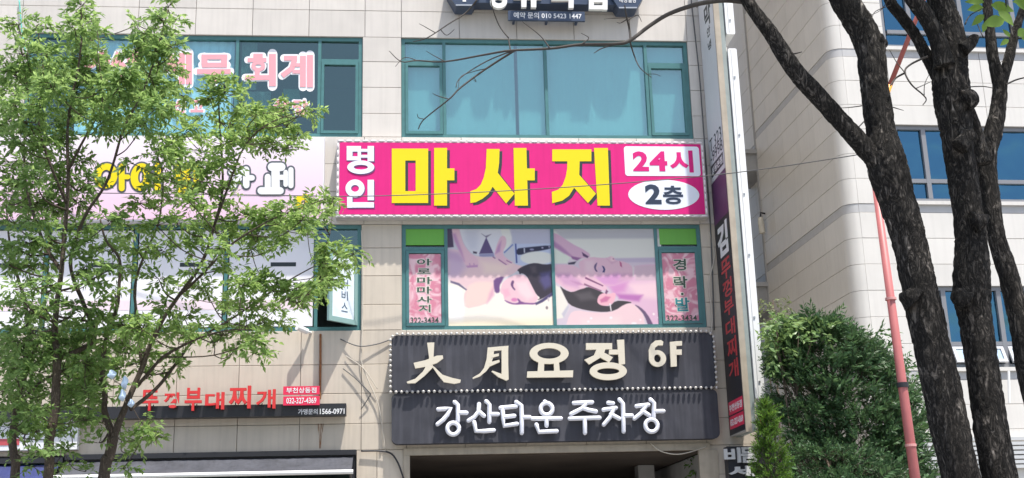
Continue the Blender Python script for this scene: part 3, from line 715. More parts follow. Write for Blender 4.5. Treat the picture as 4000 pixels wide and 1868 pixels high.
btext('막', .42, .85, bz(2760, 110), bz(2755, 22), ink, .03, 'letter'); btext('안', .52, .74, bz(2770, 150), bz(2768, 112), ink, .02, 'letter'); btext('녕', .52, .74, bz(2775, 200), bz(2772, 168), ink, .02, 'letter')
btext('T.323', .16, .93, bz(2795, 570), bz(2795, 520), ink, .0); btext('-9998', .16, .95, bz(2798, 612), bz(2798, 572), ink, .0)
zq0, zq1 = bz(2795, 668), bz(2795, 622)
mb = MB(); mb.box(5.493, 5.4958, -.93, -.13, zq0, zq1); pl = mb.build('black_plate', blackf, b1)
lettering('lettering', pl, '상동본점', .17, zq0+.04, .89, zq1-.04, 0, white_m, .004, .02, fn=lambda a, y, z: (5.4905+y, -a, z))
btext('김', .20, .85, bz(2830, 998), bz(2815, 872), white_m, .045, 'letter')
bred = mat('blade_red', (.50, .045, .05), .45)
for ch, p0, p1 in (('뚜', 1012, 1090), ('껑', 1095, 1160), ('부', 1168, 1232), ('대', 1248, 1312), ('찌', 1322, 1400), ('개', 1408, 1478)):
    btext(ch, .30, .88, bz(2860, p1), bz(2855, p0), bred, .02, 'letter')
for p0, p1, t in ((1560, 1612, '부천상동점'), (1618, 1668, '032-327-4369')):
    za, zb_ = bz(2880, p1), bz(2880, p0)
    mb = MB(); mb.box(5.493, 5.4958, -.98, -.12, za, zb_); pl = mb.build('red_plate', pinkred, b1)
    lettering('lettering', pl, t, .17, za+.05, .93, zb_-.05, 0, white_m, .004, .02, fn=lambda a, y, z: (5.4905+y, -a, z))
for (zlo, zhi, lab) in ((at(2862, 140, -1).z, 12.6, 'short white enamel projecting sign above the gap beside the blade sign'), (at(2967, 1559, -1).z, at(2870, 195, -1).z, 'long white enamel projecting sign seen edge-on behind the blade sign')):
    b2 = thing('blade_sign', (5.77, -.5, zlo), lab, 'sign')
    mb = MB(); P = rrect(5.69, 5.845, zlo, zhi, .03, 3); mb.prism(P, -1.06, -.08); mb.build('sign_box', white_bright, b2)
    mb = MB(); mb.box(5.735, 5.745, -1.064, -1.061, zlo+.03, zhi-.03); mb.build('seam', mat('seam_dark', (.5, .5, .5), .5), b2)
    z = zlo+.25
    while z < zhi:
        MB().box(5.755, 5.785, -1.072, -1.061, z, z+.035).build('bolt', steel, b2); MB().box(5.73, 5.76, -.082, .02, z, z+.05).build('bracket', steel, b2); z += 1.05
# dark sign at the bottom right with white letters
q0, q1 = at(2826, 1752, -.3), at(2990, 1900, -.3)
vs_ = thing('shop_sign', ((q0.x+q1.x)/2, 0, 0), 'black sign board with chunky white letters below the blade sign by the conifer', 'sign')
mb = MB(); mb.box(q0.x+.06, q1.x+.3, -.3, -.08, 0.0, q0.z+.03); mb.build('board', blackf, vs_)
tchars(vs_, [('비', 2832, 1748, 2892, 1808), ('뜸', 2896, 1746, 2962, 1808), ('세', 2848, 1818, 2955, 1862)], -.36, mat('letter_silver', (.62, .62, .62), .35), .05, .035)

# --- posters and lettering in the windows
import numpy as np
def sdf(P, X, Y):
    d = np.full(X.shape, 1e9); inside = np.zeros(X.shape, bool); n = len(P)
    for i in range(n):
        ax, ay = P[i]; bx, by = P[(i+1) % n]
        ex, ey = bx-ax, by-ay; wx, wy = X-ax, Y-ay
        t = np.clip((wx*ex+wy*ey)/(ex*ex+ey*ey+1e-9), 0, 1)
        d = np.minimum(d, np.hypot(wx-ex*t, wy-ey*t))
        c = ((ay > Y) != (by > Y)) & (X < ex*(Y-ay)/(ey if ey else 1e-9)+ax); inside ^= c
    return np.where(inside, -d, d)
pr_mat = vcolmat('print', .42)
def printed(name, box, Yp, nx, ny, base, shapes, label, cat='poster'):
    """flat print: colours of the picture laid on a fine grid (view coordinates of r6)"""
    X0, Y0, X1, Y1 = box
    gx, gy = np.meshgrid(np.linspace(X0, X1, nx), np.linspace(Y0, Y1, ny))
    colr = base(gx, gy)
    for P, c, soft in shapes:
        for _ in range(1 if len(P) > 6 else 0):
            P = [q for i in range(len(P)) for q in ((P[i][0]*.75+P[(i+1) % len(P)][0]*.25, P[i][1]*.75+P[(i+1) % len(P)][1]*.25), (P[i][0]*.25+P[(i+1) % len(P)][0]*.75, P[i][1]*.25+P[(i+1) % len(P)][1]*.75))]
        soft = soft*1.1+3.5
        a = np.clip(.5-sdf(P, gx, gy)/(soft*2), 0, 1)[..., None]; a = a*a*(3-2*a)
        colr = colr*(1-a)+np.array(c)*a
    lo = rP.xz(X0, Y1, Yp); hi = rP.xz(X1, Y0, Yp)
    wx = np.linspace(lo[0], hi[0], nx); wz = np.linspace(hi[1], lo[1], ny)
    org = Vector(((lo[0]+hi[0])/2, Yp, lo[1]))
    vs = [(wx[i]-org.x, 0, wz[j]-org.z) for j in range(ny) for i in range(nx)]
    fs = [(j*nx+i, (j+1)*nx+i, (j+1)*nx+i+1, j*nx+i+1) for j in range(ny-1) for i in range(nx-1)]
    me = bpy.data.meshes.new(name); me.from_pydata(vs, [], fs); me.materials.append(pr_mat)
    at_ = me.color_attributes.new('print', 'FLOAT_COLOR', 'POINT')
    c = np.clip(colr/255, 0, 1); lin = np.where(c <= .04045, c/12.92, ((c+.055)/1.055)**2.4)*np.array([.90, .87, .84])
    at_.data.foreach_set('color', np.concatenate([lin.reshape(-1, 3), np.ones((nx*ny, 1))], 1).ravel().astype(np.float32))
    return tag(link(name, me, org), label, cat)
def blob(x, y, rx, ry, n=14, rot=0):
    c, s = math.cos(rot), math.sin(rot)
    return [(x+rx*math.cos(2*math.pi*k/n)*c-ry*math.sin(2*math.pi*k/n)*s, y+rx*math.cos(2*math.pi*k/n)*s+ry*math.sin(2*math.pi*k/n)*c) for k in range(n)]
SK, SK2, SK3 = (229, 190, 205), (196, 148, 190), (243, 214, 216)
def base1(x, y):
    t = np.clip((y-600)/90, 0, 1)[..., None]
    return np.array([206, 206, 216])*(1-t)+np.array([250, 243, 232])*t
shp1 = [([(60, 30), (112, 30), (128, 270), (60, 278)], (75, 55, 85), 5), ([(740, 30), (1190, 30), (1190, 260), (770, 260)], (190, 191, 211), 10),
    ([(770, 235), (1190, 235), (1190, 475), (785, 475)], (192, 202, 229), 6), ([(785, 235), (800, 235), (806, 450), (790, 450)], (74, 84, 150), 3),
    ([(800, 292), (870, 280), (1190, 250), (1190, 288), (960, 332), (870, 356), (800, 360)], (38, 36, 66), 4), ([(876, 285), (892, 284), (892, 335), (878, 338)], (196, 200, 214), 3),
    (blob(965, 300, 24, 11), (150, 150, 182), 4), (blob(1080, 281, 12, 10), (170, 165, 190), 3), (blob(1155, 271, 12, 9), (170, 165, 190), 3), (blob(1020, 395, 185, 75), (227, 229, 223), 8),
    ([(180, 30), (700, 30), (745, 180), (722, 260), (650, 335), (560, 375), (400, 375), (300, 325), (230, 210), (190, 80)], (223, 223, 231), 5),
    ([(250, 60), (400, 80), (380, 300), (300, 300), (250, 180)], (206, 207, 220), 40), ([(640, 40), (720, 40), (762, 200), (705, 300), (660, 335), (692, 180), (640, 130)], (232, 232, 228), 5),
    ([(662, 328), (760, 238), (766, 250), (670, 342)], (112, 132, 192), 3), (blob(470, 42, 82, 26), (208, 168, 186), 5), ([(428, 122), (470, 148), (532, 128), (480, 168)], (120, 110, 132), 5),
    ([(478, 162), (552, 342), (398, 347)], (92, 74, 120), 3), ([(400, 347), (556, 342), (562, 376), (400, 386)], (150, 150, 186), 5),
    ([(55, 290), (180, 300), (250, 340), (400, 380), (560, 382), (700, 430), (800, 468), (872, 490), (822, 522), (740, 582), (650, 612), (560, 642), (542, 760), (500, 862), (440, 902), (222, 950), (226, 800), (262, 730), (200, 682), (55, 642)], (233, 202, 207), 6),
    ([(60, 360), (200, 370), (262, 480), (180, 600), (60, 600)], (205, 180, 206), 48), ([(420, 430), (740, 470), (640, 570), (450, 560)], (243, 218, 209), 42), ([(60, 300), (180, 330), (240, 420), (200, 440), (60, 400)], (196, 166, 198), 35),
    ([(290, 660), (540, 650), (552, 720), (520, 832), (440, 902), (230, 942), (240, 802)], (246, 214, 207), 14), ([(500, 780), (545, 700), (548, 800), (470, 890)], (226, 176, 196), 20),
    ([(548, 622), (660, 592), (642, 640), (606, 700), (612, 772), (560, 782), (546, 702)], (112, 78, 132), 7), ([(90, 640), (180, 668), (262, 738), (252, 748), (170, 692), (90, 662)], (112, 102, 132), 4),
    ([(108, 60), (140, 35), (186, 50), (210, 150), (236, 240), (290, 320), (350, 370), (388, 420), (388, 480), (340, 492), (270, 492), (236, 442), (215, 372), (170, 272), (128, 170)], SK, 4),
    ([(115, 120), (150, 120), (220, 330), (242, 430), (205, 350), (140, 212)], SK2, 14), ([(256, 478), (382, 468), (380, 494), (272, 500)], SK2, 5), ([(290, 450), (300, 450), (306, 490), (296, 490)], SK2, 3), ([(335, 450), (345, 448), (350, 488), (340, 490)], SK2, 3), ([(335, 318), (376, 326), (372, 346), (335, 340)], (66, 56, 76), 4),
    ([(640, 140), (692, 160), (692, 250), (652, 320), (662, 370), (722, 420), (762, 442), (742, 452), (704, 446), (718, 466), (690, 474), (630, 442), (558, 370), (574, 300), (600, 220)], SK, 4),
    ([(600, 260), (640, 200), (622, 322), (570, 352)], SK2, 10), ([(606, 402), (692, 466), (682, 472), (602, 416)], (166, 116, 156), 3), ([(690, 414), (748, 446), (740, 454), (688, 426)], (166, 116, 156), 3), ([(545, 372), (575, 395), (565, 402), (540, 384)], (150, 100, 140), 3),
    ([(640, 662), (700, 612), (800, 570), (902, 590), (962, 720), (1010, 822), (1022, 842), (980, 892), (880, 892), (806, 862), (790, 885), (756, 892), (700, 872), (652, 852), (652, 802), (610, 772), (622, 720)], (238, 199, 210), 4),
    ([(780, 662), (900, 652), (982, 812), (900, 852), (822, 782)], (247, 217, 222), 26), ([(745, 638), (768, 650), (748, 700), (778, 742), (766, 752), (735, 712), (726, 680)], (104, 70, 116), 4), ([(640, 740), (700, 730), (722, 802), (660, 832)], (240, 182, 202), 16),
    ([(648, 850), (700, 872), (760, 894), (812, 880), (790, 846), (802, 836), (842, 882), (960, 892), (1002, 880), (986, 908), (860, 902), (760, 908), (690, 888)], (130, 82, 142), 5), (blob(762, 852, 34, 20), (218, 136, 186), 6),
    ([(798, 530), (838, 500), (870, 484), (930, 460), (1000, 448), (1100, 470), (1190, 458), (1190, 762), (1130, 802), (1060, 842), (1002, 862), (1040, 832), (1000, 802), (962, 722), (930, 652), (900, 590), (850, 560), (826, 578), (818, 542)], (60, 52, 64), 3),
    ([(1050, 560), (1160, 540), (1166, 702), (1090, 742), (1040, 652)], (86, 80, 126), 26), ([(940, 490), (1000, 480), (1010, 560), (960, 560)], (84, 74, 82), 18), ([(984, 890), (1060, 846), (1182, 760), (1182, 802), (1060, 882), (990, 914)], (82, 72, 112), 4),
    ([(55, 690), (200, 742), (232, 902), (212, 1170), (55, 1170)], (253, 251, 248), 20), ([(55, 1085), (1190, 1060), (1190, 1170), (55, 1170)], (252, 238, 210), 45), (blob(1105, 942, 13, 18), (140, 130, 132), 4), (blob(1125, 850, 10, 24), (200, 190, 196), 6)]
def base2(x, y):
    t = np.clip((y-380)/60, 0, 1)[..., None]
    return np.array([226, 226, 219])*(1-t)+np.array([216, 202, 215])*t
shp2 = [([(1200, 20), (2390, 20), (2390, 175), (1340, 180)], (192, 192, 198), 14), ([(1640, 402), (2390, 390), (2390, 442), (2000, 442)], (198, 184, 206), 8), ([(1215, 270), (1330, 300), (1402, 380), (1382, 452), (1215, 452)], (223, 229, 217), 7),
    ([(1800, 640), (2060, 602), (2080, 490), (2150, 470), (2390, 458), (2390, 1160), (2240, 1160), (2150, 982), (2000, 882), (1860, 802)], (227, 188, 213), 7),
    ([(2000, 680), (2360, 650), (2370, 860), (2100, 822)], (242, 209, 220), 36), ([(1780, 680), (2000, 660), (1962, 762), (1850, 802)], (212, 148, 200), 36), ([(1880, 790), (2150, 802), (2102, 872), (1900, 842)], (188, 118, 184), 18), ([(2075, 482), (2390, 470), (2390, 642), (2082, 642)], (216, 188, 202), 10),
    ([(1488, 442), (1560, 400), (1640, 380), (1700, 390), (1790, 395), (1838, 370), (1866, 388), (1880, 415), (1910, 424), (1962, 430), (2042, 470), (2066, 530), (2056, 602), (2000, 642), (1800, 722), (1640, 642), (1520, 562)], (228, 188, 205), 4),
    ([(1660, 602), (1900, 562), (2022, 622), (1860, 702), (1720, 682)], (212, 156, 204), 30), ([(1560, 420), (1662, 420), (1642, 562), (1560, 540)], (234, 203, 214), 26), ([(1838, 374), (1868, 400), (1860, 432), (1832, 420)], (240, 206, 214), 7), (blob(1860, 404, 8, 6), (160, 100, 130), 3), ([(1790, 400), (1835, 440), (1900, 430), (1840, 460)], (214, 166, 192), 10),
    ([(1658, 470), (1692, 438), (1682, 470), (1670, 510), (1692, 542), (1672, 546), (1653, 505)], (98, 82, 122), 3), ([(1690, 500), (1740, 482), (1746, 546), (1700, 562)], (218, 184, 208), 8), ([(1738, 478), (1760, 490), (1770, 520), (1760, 552), (1740, 550), (1752, 520)], (52, 52, 108), 3),
    ([(1924, 428), (1944, 450), (1947, 498), (1927, 482)], (186, 94, 136), 3), ([(1960, 562), (2062, 562), (2042, 632), (1900, 642)], (214, 170, 196), 20), ([(2055, 480), (2075, 500), (2068, 600), (2055, 600)], (226, 214, 216), 5),
    ([(1215, 105), (1300, 130), (1400, 210), (1480, 260), (1540, 290), (1622, 350), (1612, 386), (1580, 392), (1500, 402), (1420, 392), (1360, 342), (1310, 282), (1215, 240)], (218, 178, 202), 4),
    ([(1215, 180), (1320, 260), (1442, 382), (1350, 342), (1215, 252)], (180, 134, 176), 12), ([(1535, 328), (1602, 375), (1590, 393), (1545, 370)], (88, 58, 98), 4), ([(1420, 372), (1522, 392), (1482, 422), (1430, 402)], (150, 100, 150), 6), ([(1385, 446), (1472, 430), (1450, 461), (1390, 464)], (62, 54, 76), 4),
    ([(1283, 690), (1340, 742), (1420, 772), (1560, 702), (1680, 742), (1762, 792), (1690, 832), (1680, 882), (1740, 916), (1800, 922), (1860, 862), (1960, 866), (2042, 882), (1960, 902), (1850, 972), (1740, 987), (1600, 972), (1480, 946), (1380, 902), (1338, 822)], (64, 58, 62), 3),
    ([(1440, 782), (1600, 762), (1662, 842), (1500, 862)], (90, 84, 88), 26),
    ([(1230, 460), (1400, 465), (1480, 490), (1560, 562), (1640, 602), (1760, 690), (1788, 732), (1762, 757), (1720, 746), (1560, 672), (1550, 702), (1562, 722), (1470, 742), (1420, 767), (1370, 746), (1300, 692), (1230, 642)], (230, 190, 207), 4),
    ([(1245, 562), (1400, 562), (1500, 642), (1480, 722), (1330, 682)], (208, 162, 197), 26), ([(1560, 600), (1742, 695), (1736, 706), (1555, 620)], (126, 76, 116), 3), ([(1545, 670), (1722, 750), (1714, 760), (1540, 690)], (146, 96, 128), 3), ([(1400, 640), (1500, 660), (1540, 690), (1480, 690)], (196, 146, 184), 8),
    ([(1668, 862), (1690, 802), (1740, 775), (1790, 790), (1860, 770), (1867, 812), (1842, 882), (1780, 917), (1720, 917), (1680, 896)], (240, 184, 199), 3), ([(1700, 852), (1760, 812), (1812, 822), (1772, 872), (1710, 882)], (206, 122, 162), 8), ([(1770, 740), (1790, 760), (1770, 790), (1755, 780)], (120, 74, 110), 4),
    ([(1795, 892), (1808, 892), (1816, 972), (1804, 972)], (238, 232, 236), 2),
    ([(1378, 1000), (1450, 960), (1600, 986), (1740, 992), (1850, 972), (1950, 902), (2022, 890), (2092, 930), (2142, 1000), (2157, 1160), (1330, 1160)], (241, 210, 216), 5), ([(1500, 1060), (1900, 1040), (1900, 1150), (1500, 1150)], (246, 218, 220), 40),
    ([(1215, 670), (1300, 722), (1350, 852), (1382, 932), (1322, 1042), (1215, 1062)], (238, 234, 225), 7), ([(1300, 1000), (1370, 900), (1380, 930), (1320, 1050)], (200, 196, 210), 8),
    ([(2050, 902), (2112, 930), (2182, 1002), (2250, 1150), (2190, 1150), (2152, 1022), (2100, 952)], (108, 86, 118), 4)] + [(blob(a, b, c, d), (250, 236, 240), 4) for a, b, c, d in ((1600, 1050, 14, 12), (1805, 1046, 16, 14), (2040, 1110, 28, 15), (2250, 1010, 12, 14), (2300, 1048, 12, 14), (1570, 1085, 14, 12), (2108, 1070, 10, 10))]
rP = Reg(1730, 870, .3575)
printed('window_poster', (62, 34, 1184, 1168), .060, 250, 250, base1, shp1, 'window print of a back massage, a dark-haired person lying face down on a towel')
printed('window_poster', (1222, 34, 2372, 1148), .060, 250, 250, base2, shp2, 'window print of a face massage, a reclining head held by two hands')
green = mat('green_film', (.14, .42, .05), .45, streak=.08)
for (a, b, c, d, lab) in ((156, 45, 470, 195, 'plain green film in the transom light at the left of the massage prints'), (2134, 42, 2432, 190, 'plain green film in the transom light at the right of the massage prints')):
    lo, hi = r6.xz(a, d, .06), r6.xz(c, b, .06); mb = MB(); mb.box(lo[0], hi[0], .058, .062, lo[1], hi[1]); tag(mb.build('window_film', green), lab, 'film')
swm = bpy.data.materials.new('pink_swirl'); swm.use_nodes = True; N = swm.node_tree; pbs = N.nodes['Principled BSDF']; pbs.inputs['Roughness'].default_value = .45
geo = N.nodes.new('ShaderNodeNewGeometry'); nz_ = N.nodes.new('ShaderNodeTexNoise'); nz_.inputs['Scale'].default_value = 3.2; nz_.inputs['Distortion'].default_value = 2.6; nz_.inputs['Detail'].default_value = 1
cr = N.nodes.new('ShaderNodeValToRGB'); cr.color_ramp.elements[0].color = (.62, .22, .30, 1); cr.color_ramp.elements[1].color = (.80, .52, .56, 1); cr.color_ramp.elements[0].position = .42; cr.color_ramp.elements[1].position = .62
N.links.new(geo.outputs['Position'], nz_.inputs['Vector']); N.links.new(nz_.outputs['Fac'], cr.inputs[0]); N.links.new(cr.outputs[0], pbs.inputs['Base Color'])
tint = mat('ink_green', (.05, .09, .06), .6); halo = mat('halo_cream', (.75, .68, .60), .6); tealink = mat('ink_teal', (.03, .22, .24), .6)
for (a, b, c, d, txt, lab) in ((185, 262, 440, 835, [('아', 255, 300, 368, 352), ('로', 258, 375, 360, 415), ('마', 256, 440, 372, 495), ('마', 256, 515, 368, 570), ('사', 256, 590, 368, 640), ('지', 270, 655, 360, 712)], 'narrow pink poster of six dark letters at the left of the massage prints'),
                               (2168, 255, 2438, 812, [('경', 2240, 300, 2335, 390), ('락', 2245, 435, 2345, 525), ('·', 2298, 562, 2318, 582), ('발', 2260, 600, 2362, 705)], 'narrow pink poster of three dark letters at the right of the massage prints')):
    lo, hi = r6.xz(a, d, .045), r6.xz(c, b, .045); mb = MB(); mb.box(lo[0], hi[0], .046, .052, lo[1], hi[1]); o = tag(mb.build('window_poster', swm), lab, 'poster')
    for ch, x0_, y0_, x1_, y1_ in txt:
        l, h = r6.xz(x0_, y1_, .045), r6.xz(x1_, y0_, .045)
        lettering('letter_halo', o, ch, l[0]-.012, l[1]-.012, h[0]+.012, h[1]+.012, .044, halo, .0018, .06)
        lettering('letter', o, ch, l[0], l[1], h[0], h[1], .042, tealink if ch == '발' else tint, .0015, .02)
    l, h = r6.xz(a+20, 800 if a < 500 else 782, .045), r6.xz(c-18, 752 if a < 500 else 735, .045)
    lettering('lettering', o, '322-3434', l[0], l[1], h[0], h[1], .042, tint, .0015, .01)
# pink-white letters on the third-floor glass
pl_ = mat('vinyl_pink', (.80, .35, .39), .5); wl_ = mat('vinyl_white', (.84, .84, .86), .5); rz = Reg(250, 100, .4076)
vt = thing('window_lettering', at(900, 200, .03), 'pink letters with white outline stuck on the third-floor office window', 'lettering')
TAX = [[('o', 250, 335, 74, 74, 46), (370, 250, 370, 405, 66), (395, 340, 440, 340, 44), (185, 430, 185, 540, 52), (170, 528, 420, 528, 46)],
       [(525, 258, 465, 400, 52), (512, 330, 580, 400, 50), (605, 330, 660, 330, 42), (685, 255, 685, 420, 60), ('o', 600, 490, 90, 58, 44)],
       [(1045, 275, 985, 430, 54), (1035, 340, 1080, 450, 50), (1070, 355, 1125, 355, 42), (1130, 265, 1130, 560, 56), (1198, 262, 1198, 562, 58)],
       [(1318, 300, 1565, 300, 46), (1322, 378, 1562, 378, 46), (1346, 300, 1346, 378, 56), (1535, 300, 1535, 378, 56), (1275, 440, 1597, 440, 46), (1432, 445, 1432, 548, 62)],
       [(1815, 290, 1905, 290, 40), (1760, 330, 1940, 330, 40), ('o', 1862, 388, 66, 52, 36), (1852, 435, 1852, 490, 46), (1738, 500, 1980, 498, 46), (1998, 272, 1998, 580, 66)],
       [(2108, 312, 2235, 312, 46), (2212, 320, 2180, 420, 50), (2190, 405, 2090, 482, 48), (2195, 378, 2270, 378, 34), (2190, 442, 2270, 442, 34), (2290, 290, 2290, 588, 56), (2358, 282, 2358, 592, 58)],
       [(1100, 720, 1072, 780, 20), (1092, 750, 1120, 785, 20), (1150, 715, 1150, 790, 22), (1085, 800, 1085, 828, 20), (1080, 824, 1155, 824, 20)], [(1225, 728, 1325, 728, 22), (1315, 730, 1310, 790, 22), (1268, 770, 1268, 815, 22), (1215, 818, 1335, 818, 22)],
       [(2060, 715, 2015, 780, 24), (2050, 745, 2085, 780, 24), (2115, 715, 2115, 785, 26), (2120, 745, 2155, 745, 22), ('o', 2085, 812, 50, 26, 20)],
       [(2200, 728, 2270, 728, 22), (2205, 725, 2205, 780, 22), (2200, 778, 2275, 778, 22), (2305, 715, 2305, 790, 26), (2310, 752, 2340, 752, 22), (2225, 812, 2315, 812, 20), (2225, 845, 2315, 845, 20), (2232, 812, 2232, 845, 20), (2308, 812, 2308, 845, 20)]]
for its in TAX:
    strokes('letter_outline', vt, rz, its, .086, wl_, 14 if its[0][-1] > 30 else 8, .002, True); strokes('letter', vt, rz, its, .078, pl_, 0, .002)
# pale posters on the second-floor left panes
pw = mat('poster_white', (.82, .80, .83), .5, var=.04, nscale=2)
for (a, b, lab) in ((-7.25, -5.8, 'white window print with a black stripe behind the leftmost tree trunk'), (-5.72, -4.37, 'white window print with a black stripe behind the middle of the leafy crown'), (-4.29, -2.88, 'white window print with a black stripe, second pane from the open casement'), (-2.80, -1.39, 'white window print with a black stripe beside the open casement')):
    mb = MB(); mb.box(a+.01, b-.01, .062, .066, 5.66, 7.31); o = tag(mb.build('window_poster', pw), lab, 'poster')
    z = at(1100, 1033, .06).z; mb = MB(); mb.box(b-.72, b-.30, .058, .061, z-.035, z+.035); mb.build('black_stripe', ink, o)
    mb = MB(); mb.box(a+.02, b-.02, .059, .0615, 5.95, 6.12); mb.build('pink_stripe', mat('stripe_pink', (.80, .66, .70), .5), o)

# --- awnings
def awning(x0, x1, zt, out, drop, m, lab, label_c='awning'):
    t = thing('awning', ((x0+x1)/2, 0, zt-drop), lab, label_c); n = 60; mb = MB(); vs = []
    for i in range(n+1):
        x = x0+(x1-x0)*i/n; sg = .012*math.sin(i*.9)
        vs += [(x, -.05, zt+.004*math.sin(i*2.3)), (x, -.05-out*.5, zt-drop*.5-.035+sg), (x, -.05-out, zt-drop)]
        vs += [(x, -.047, zt-.012), (x, -.047-out*.5, zt-drop*.5-.047+sg), (x, -.047-out, zt-drop-.012)]
    fs = []
    for i in range(n):
        a, b = i*6, i*6+6
        fs += [(a, a+1, b+1, b), (a+1, a+2, b+2, b+1), (a+3, b+3, b+4, a+4), (a+4, b+4, b+5, a+5), (a+2, a+5, b+5, b+2)]
    mb.add(vs, fs); mb.build('canopy', m, t, smooth=False)
    mb = MB(); mb.box(x0-.05, x1+.05, -.12, -.01, zt+.02, zt+.10); mb.build('cassette', black_m, t)
    mb = MB(); mb.tube([(x0-.03, -.08-out, zt-drop-.03), (x1+.03, -.08-out, zt-drop-.03)], .035, 10); mb.build('front_bar', white_bright, t)
    mb = MB()
    for x in (x0+.02, x1-.02): mb.tube([(x, -.06, zt-drop-.25), (x, -.05-out, zt-drop-.04)], .02, 8); mb.box(x-.03, x+.03, -.058, .02, zt-drop-.5, zt)
    mb.build('arm', black_m, t)
awning(-5.15, -.71, 3.50, .75, .28, mat('awning_slate', (.055, .058, .072), .75, var=.25, nscale=2.5, streak=.3), 'dark slate fabric awning with a white front bar under the red lettering')
awning(-9.4, -5.28, 3.46, .75, .30, mat('awning_navy', (.02, .03, .12), .7, var=.2, nscale=2), 'navy blue fabric awning at the bottom left behind the tree trunks')
# pale notice board behind the trunks, bottom left
nb = thing('shop_sign', (-6.2, 0, 3.66), 'white shop board with blue and red marks above the navy awning', 'sign')
mb = MB(); mb.box(-8.4, -5.02, -.14, -.004, 3.68, 4.22); mb.build('board', white_m, nb)
mb = MB()
for k in range(3): mb.box(-5.75+.2*k, -5.62+.2*k, -.147, -.142, 3.95, 4.12)
mb.build('blue_mark', mat('mark_blue', (.03, .06, .16), .5), nb)
mb = MB(); mb.box(-7.5, -5.9, -.147, -.142, 3.76, 3.86); mb.build('red_mark', mat('mark_red', (.5, .08, .09), .5), nb)

# ------------------------------------------------------------------ the white tiled building at right
AR = R(1.5); OX, OY = 8.7, 2.0
def RB(x, y, z): return (OX+x*math.cos(AR)-y*math.sin(AR), OY+x*math.sin(AR)+y*math.cos(AR), z)
def RS(x, y, z): return RB(y, x, z)                # side wall: x runs into the depth, y out of the wall
def zr(z0): return 1.6+(z0-1.6)*1.1                # heights measured at depth 0, moved to this building's depth
wb = thing('office_building', RB(7, 6, 0), 'white tiled office building with rounded corner and blue windows behind the bare trunks', 'building')
TOPZ, RBX, RBD = 26.0, 16.0, 14.0
W1 = (1.19, 12.0, zr(10.82), zr(12.35)); W2 = (1.19, 12.0, zr(7.83), zr(9.285)); W3 = (1.19, 12.0, zr(4.83), zr(6.274))
RO = [W1, W2, W3]; RC = .27                         # corner radius
mb = MB()
xs = [v for o in RO for v in o[:2]]; zs = [v for o in RO for v in o[2:]]
for a, b, c, d in cells(RC, RBX, 0, 14.7, xs, zs):
    if solid(a, b, c, d, RO): mb.box(a, b, .03, .3, c, d, fn=RB)
mb.box(.03, .3, RC, 4.9, 0, 14.7, fn=RB); mb.box(.28, .5, 4.9, RBD, 0, 14.7, fn=RB)
mb.build('wall', joint, wb)
mb = MB(); mb.box(RC*.3, RBX, .03, .3, 14.702, TOPZ, fn=RB); mb.box(.03, .3, .302, 4.9, 14.702, TOPZ, fn=RB); mb.box(.28, .5, 4.902, RBD, 14.702, TOPZ, fn=RB); mb.build('upper_wall', tile, wb)
mb = MB(); mb.box(RBX-.3, RBX, .31, RBD, 0, TOPZ, fn=RB); mb.box(.3, RBX, RBD, RBD+.3, 0, TOPZ, fn=RB); mb.build('rear_wall', tile, wb)
mb = MB(); mb.box(0, RBX, 0, RBD+.3, TOPZ+.002, TOPZ+.3, fn=RB); mb.build('roof', concrete, wb)
mb = MB()
for z in (zr(4.2), zr(7.2), zr(10.3)): mb.box(.52, RBX-.31, .32, RBD-.02, z, z+.25, fn=RB)
mb.build('floor_slab', concrete, wb)
mb = MB(); mb.box(.6, RBX-.4, 4.0, 4.1, 0, TOPZ-.1, fn=RB); mb.build('partition', room_m, wb)
bands = [(zr(10.606), zr(10.76)), (zr(7.617), zr(7.778)), (zr(4.62), zr(4.78))]
zl_ = [bands[2][0]-.47*k for k in range(1, 8)]
for lo, hi in ((bands[2][1], bands[1][0]), (bands[1][1], bands[0][0]), (bands[0][1], bands[0][1]+(bands[0][0]-bands[1][1]))):
    zl_ += [lo+(hi-lo)*k/6 for k in range(7)]
zl_ += [b for bb in bands for b in bb]
zl_ = sorted(set(round(z, 3) for z in zl_ if z > 1.2))
def inband(c, d): return any(abs(c-b[0]) < .01 and abs(d-b[1]) < .01 for b in bands)
fx = [RC, 1.19] + [1.19+1.0*k for k in range(1, 7)]
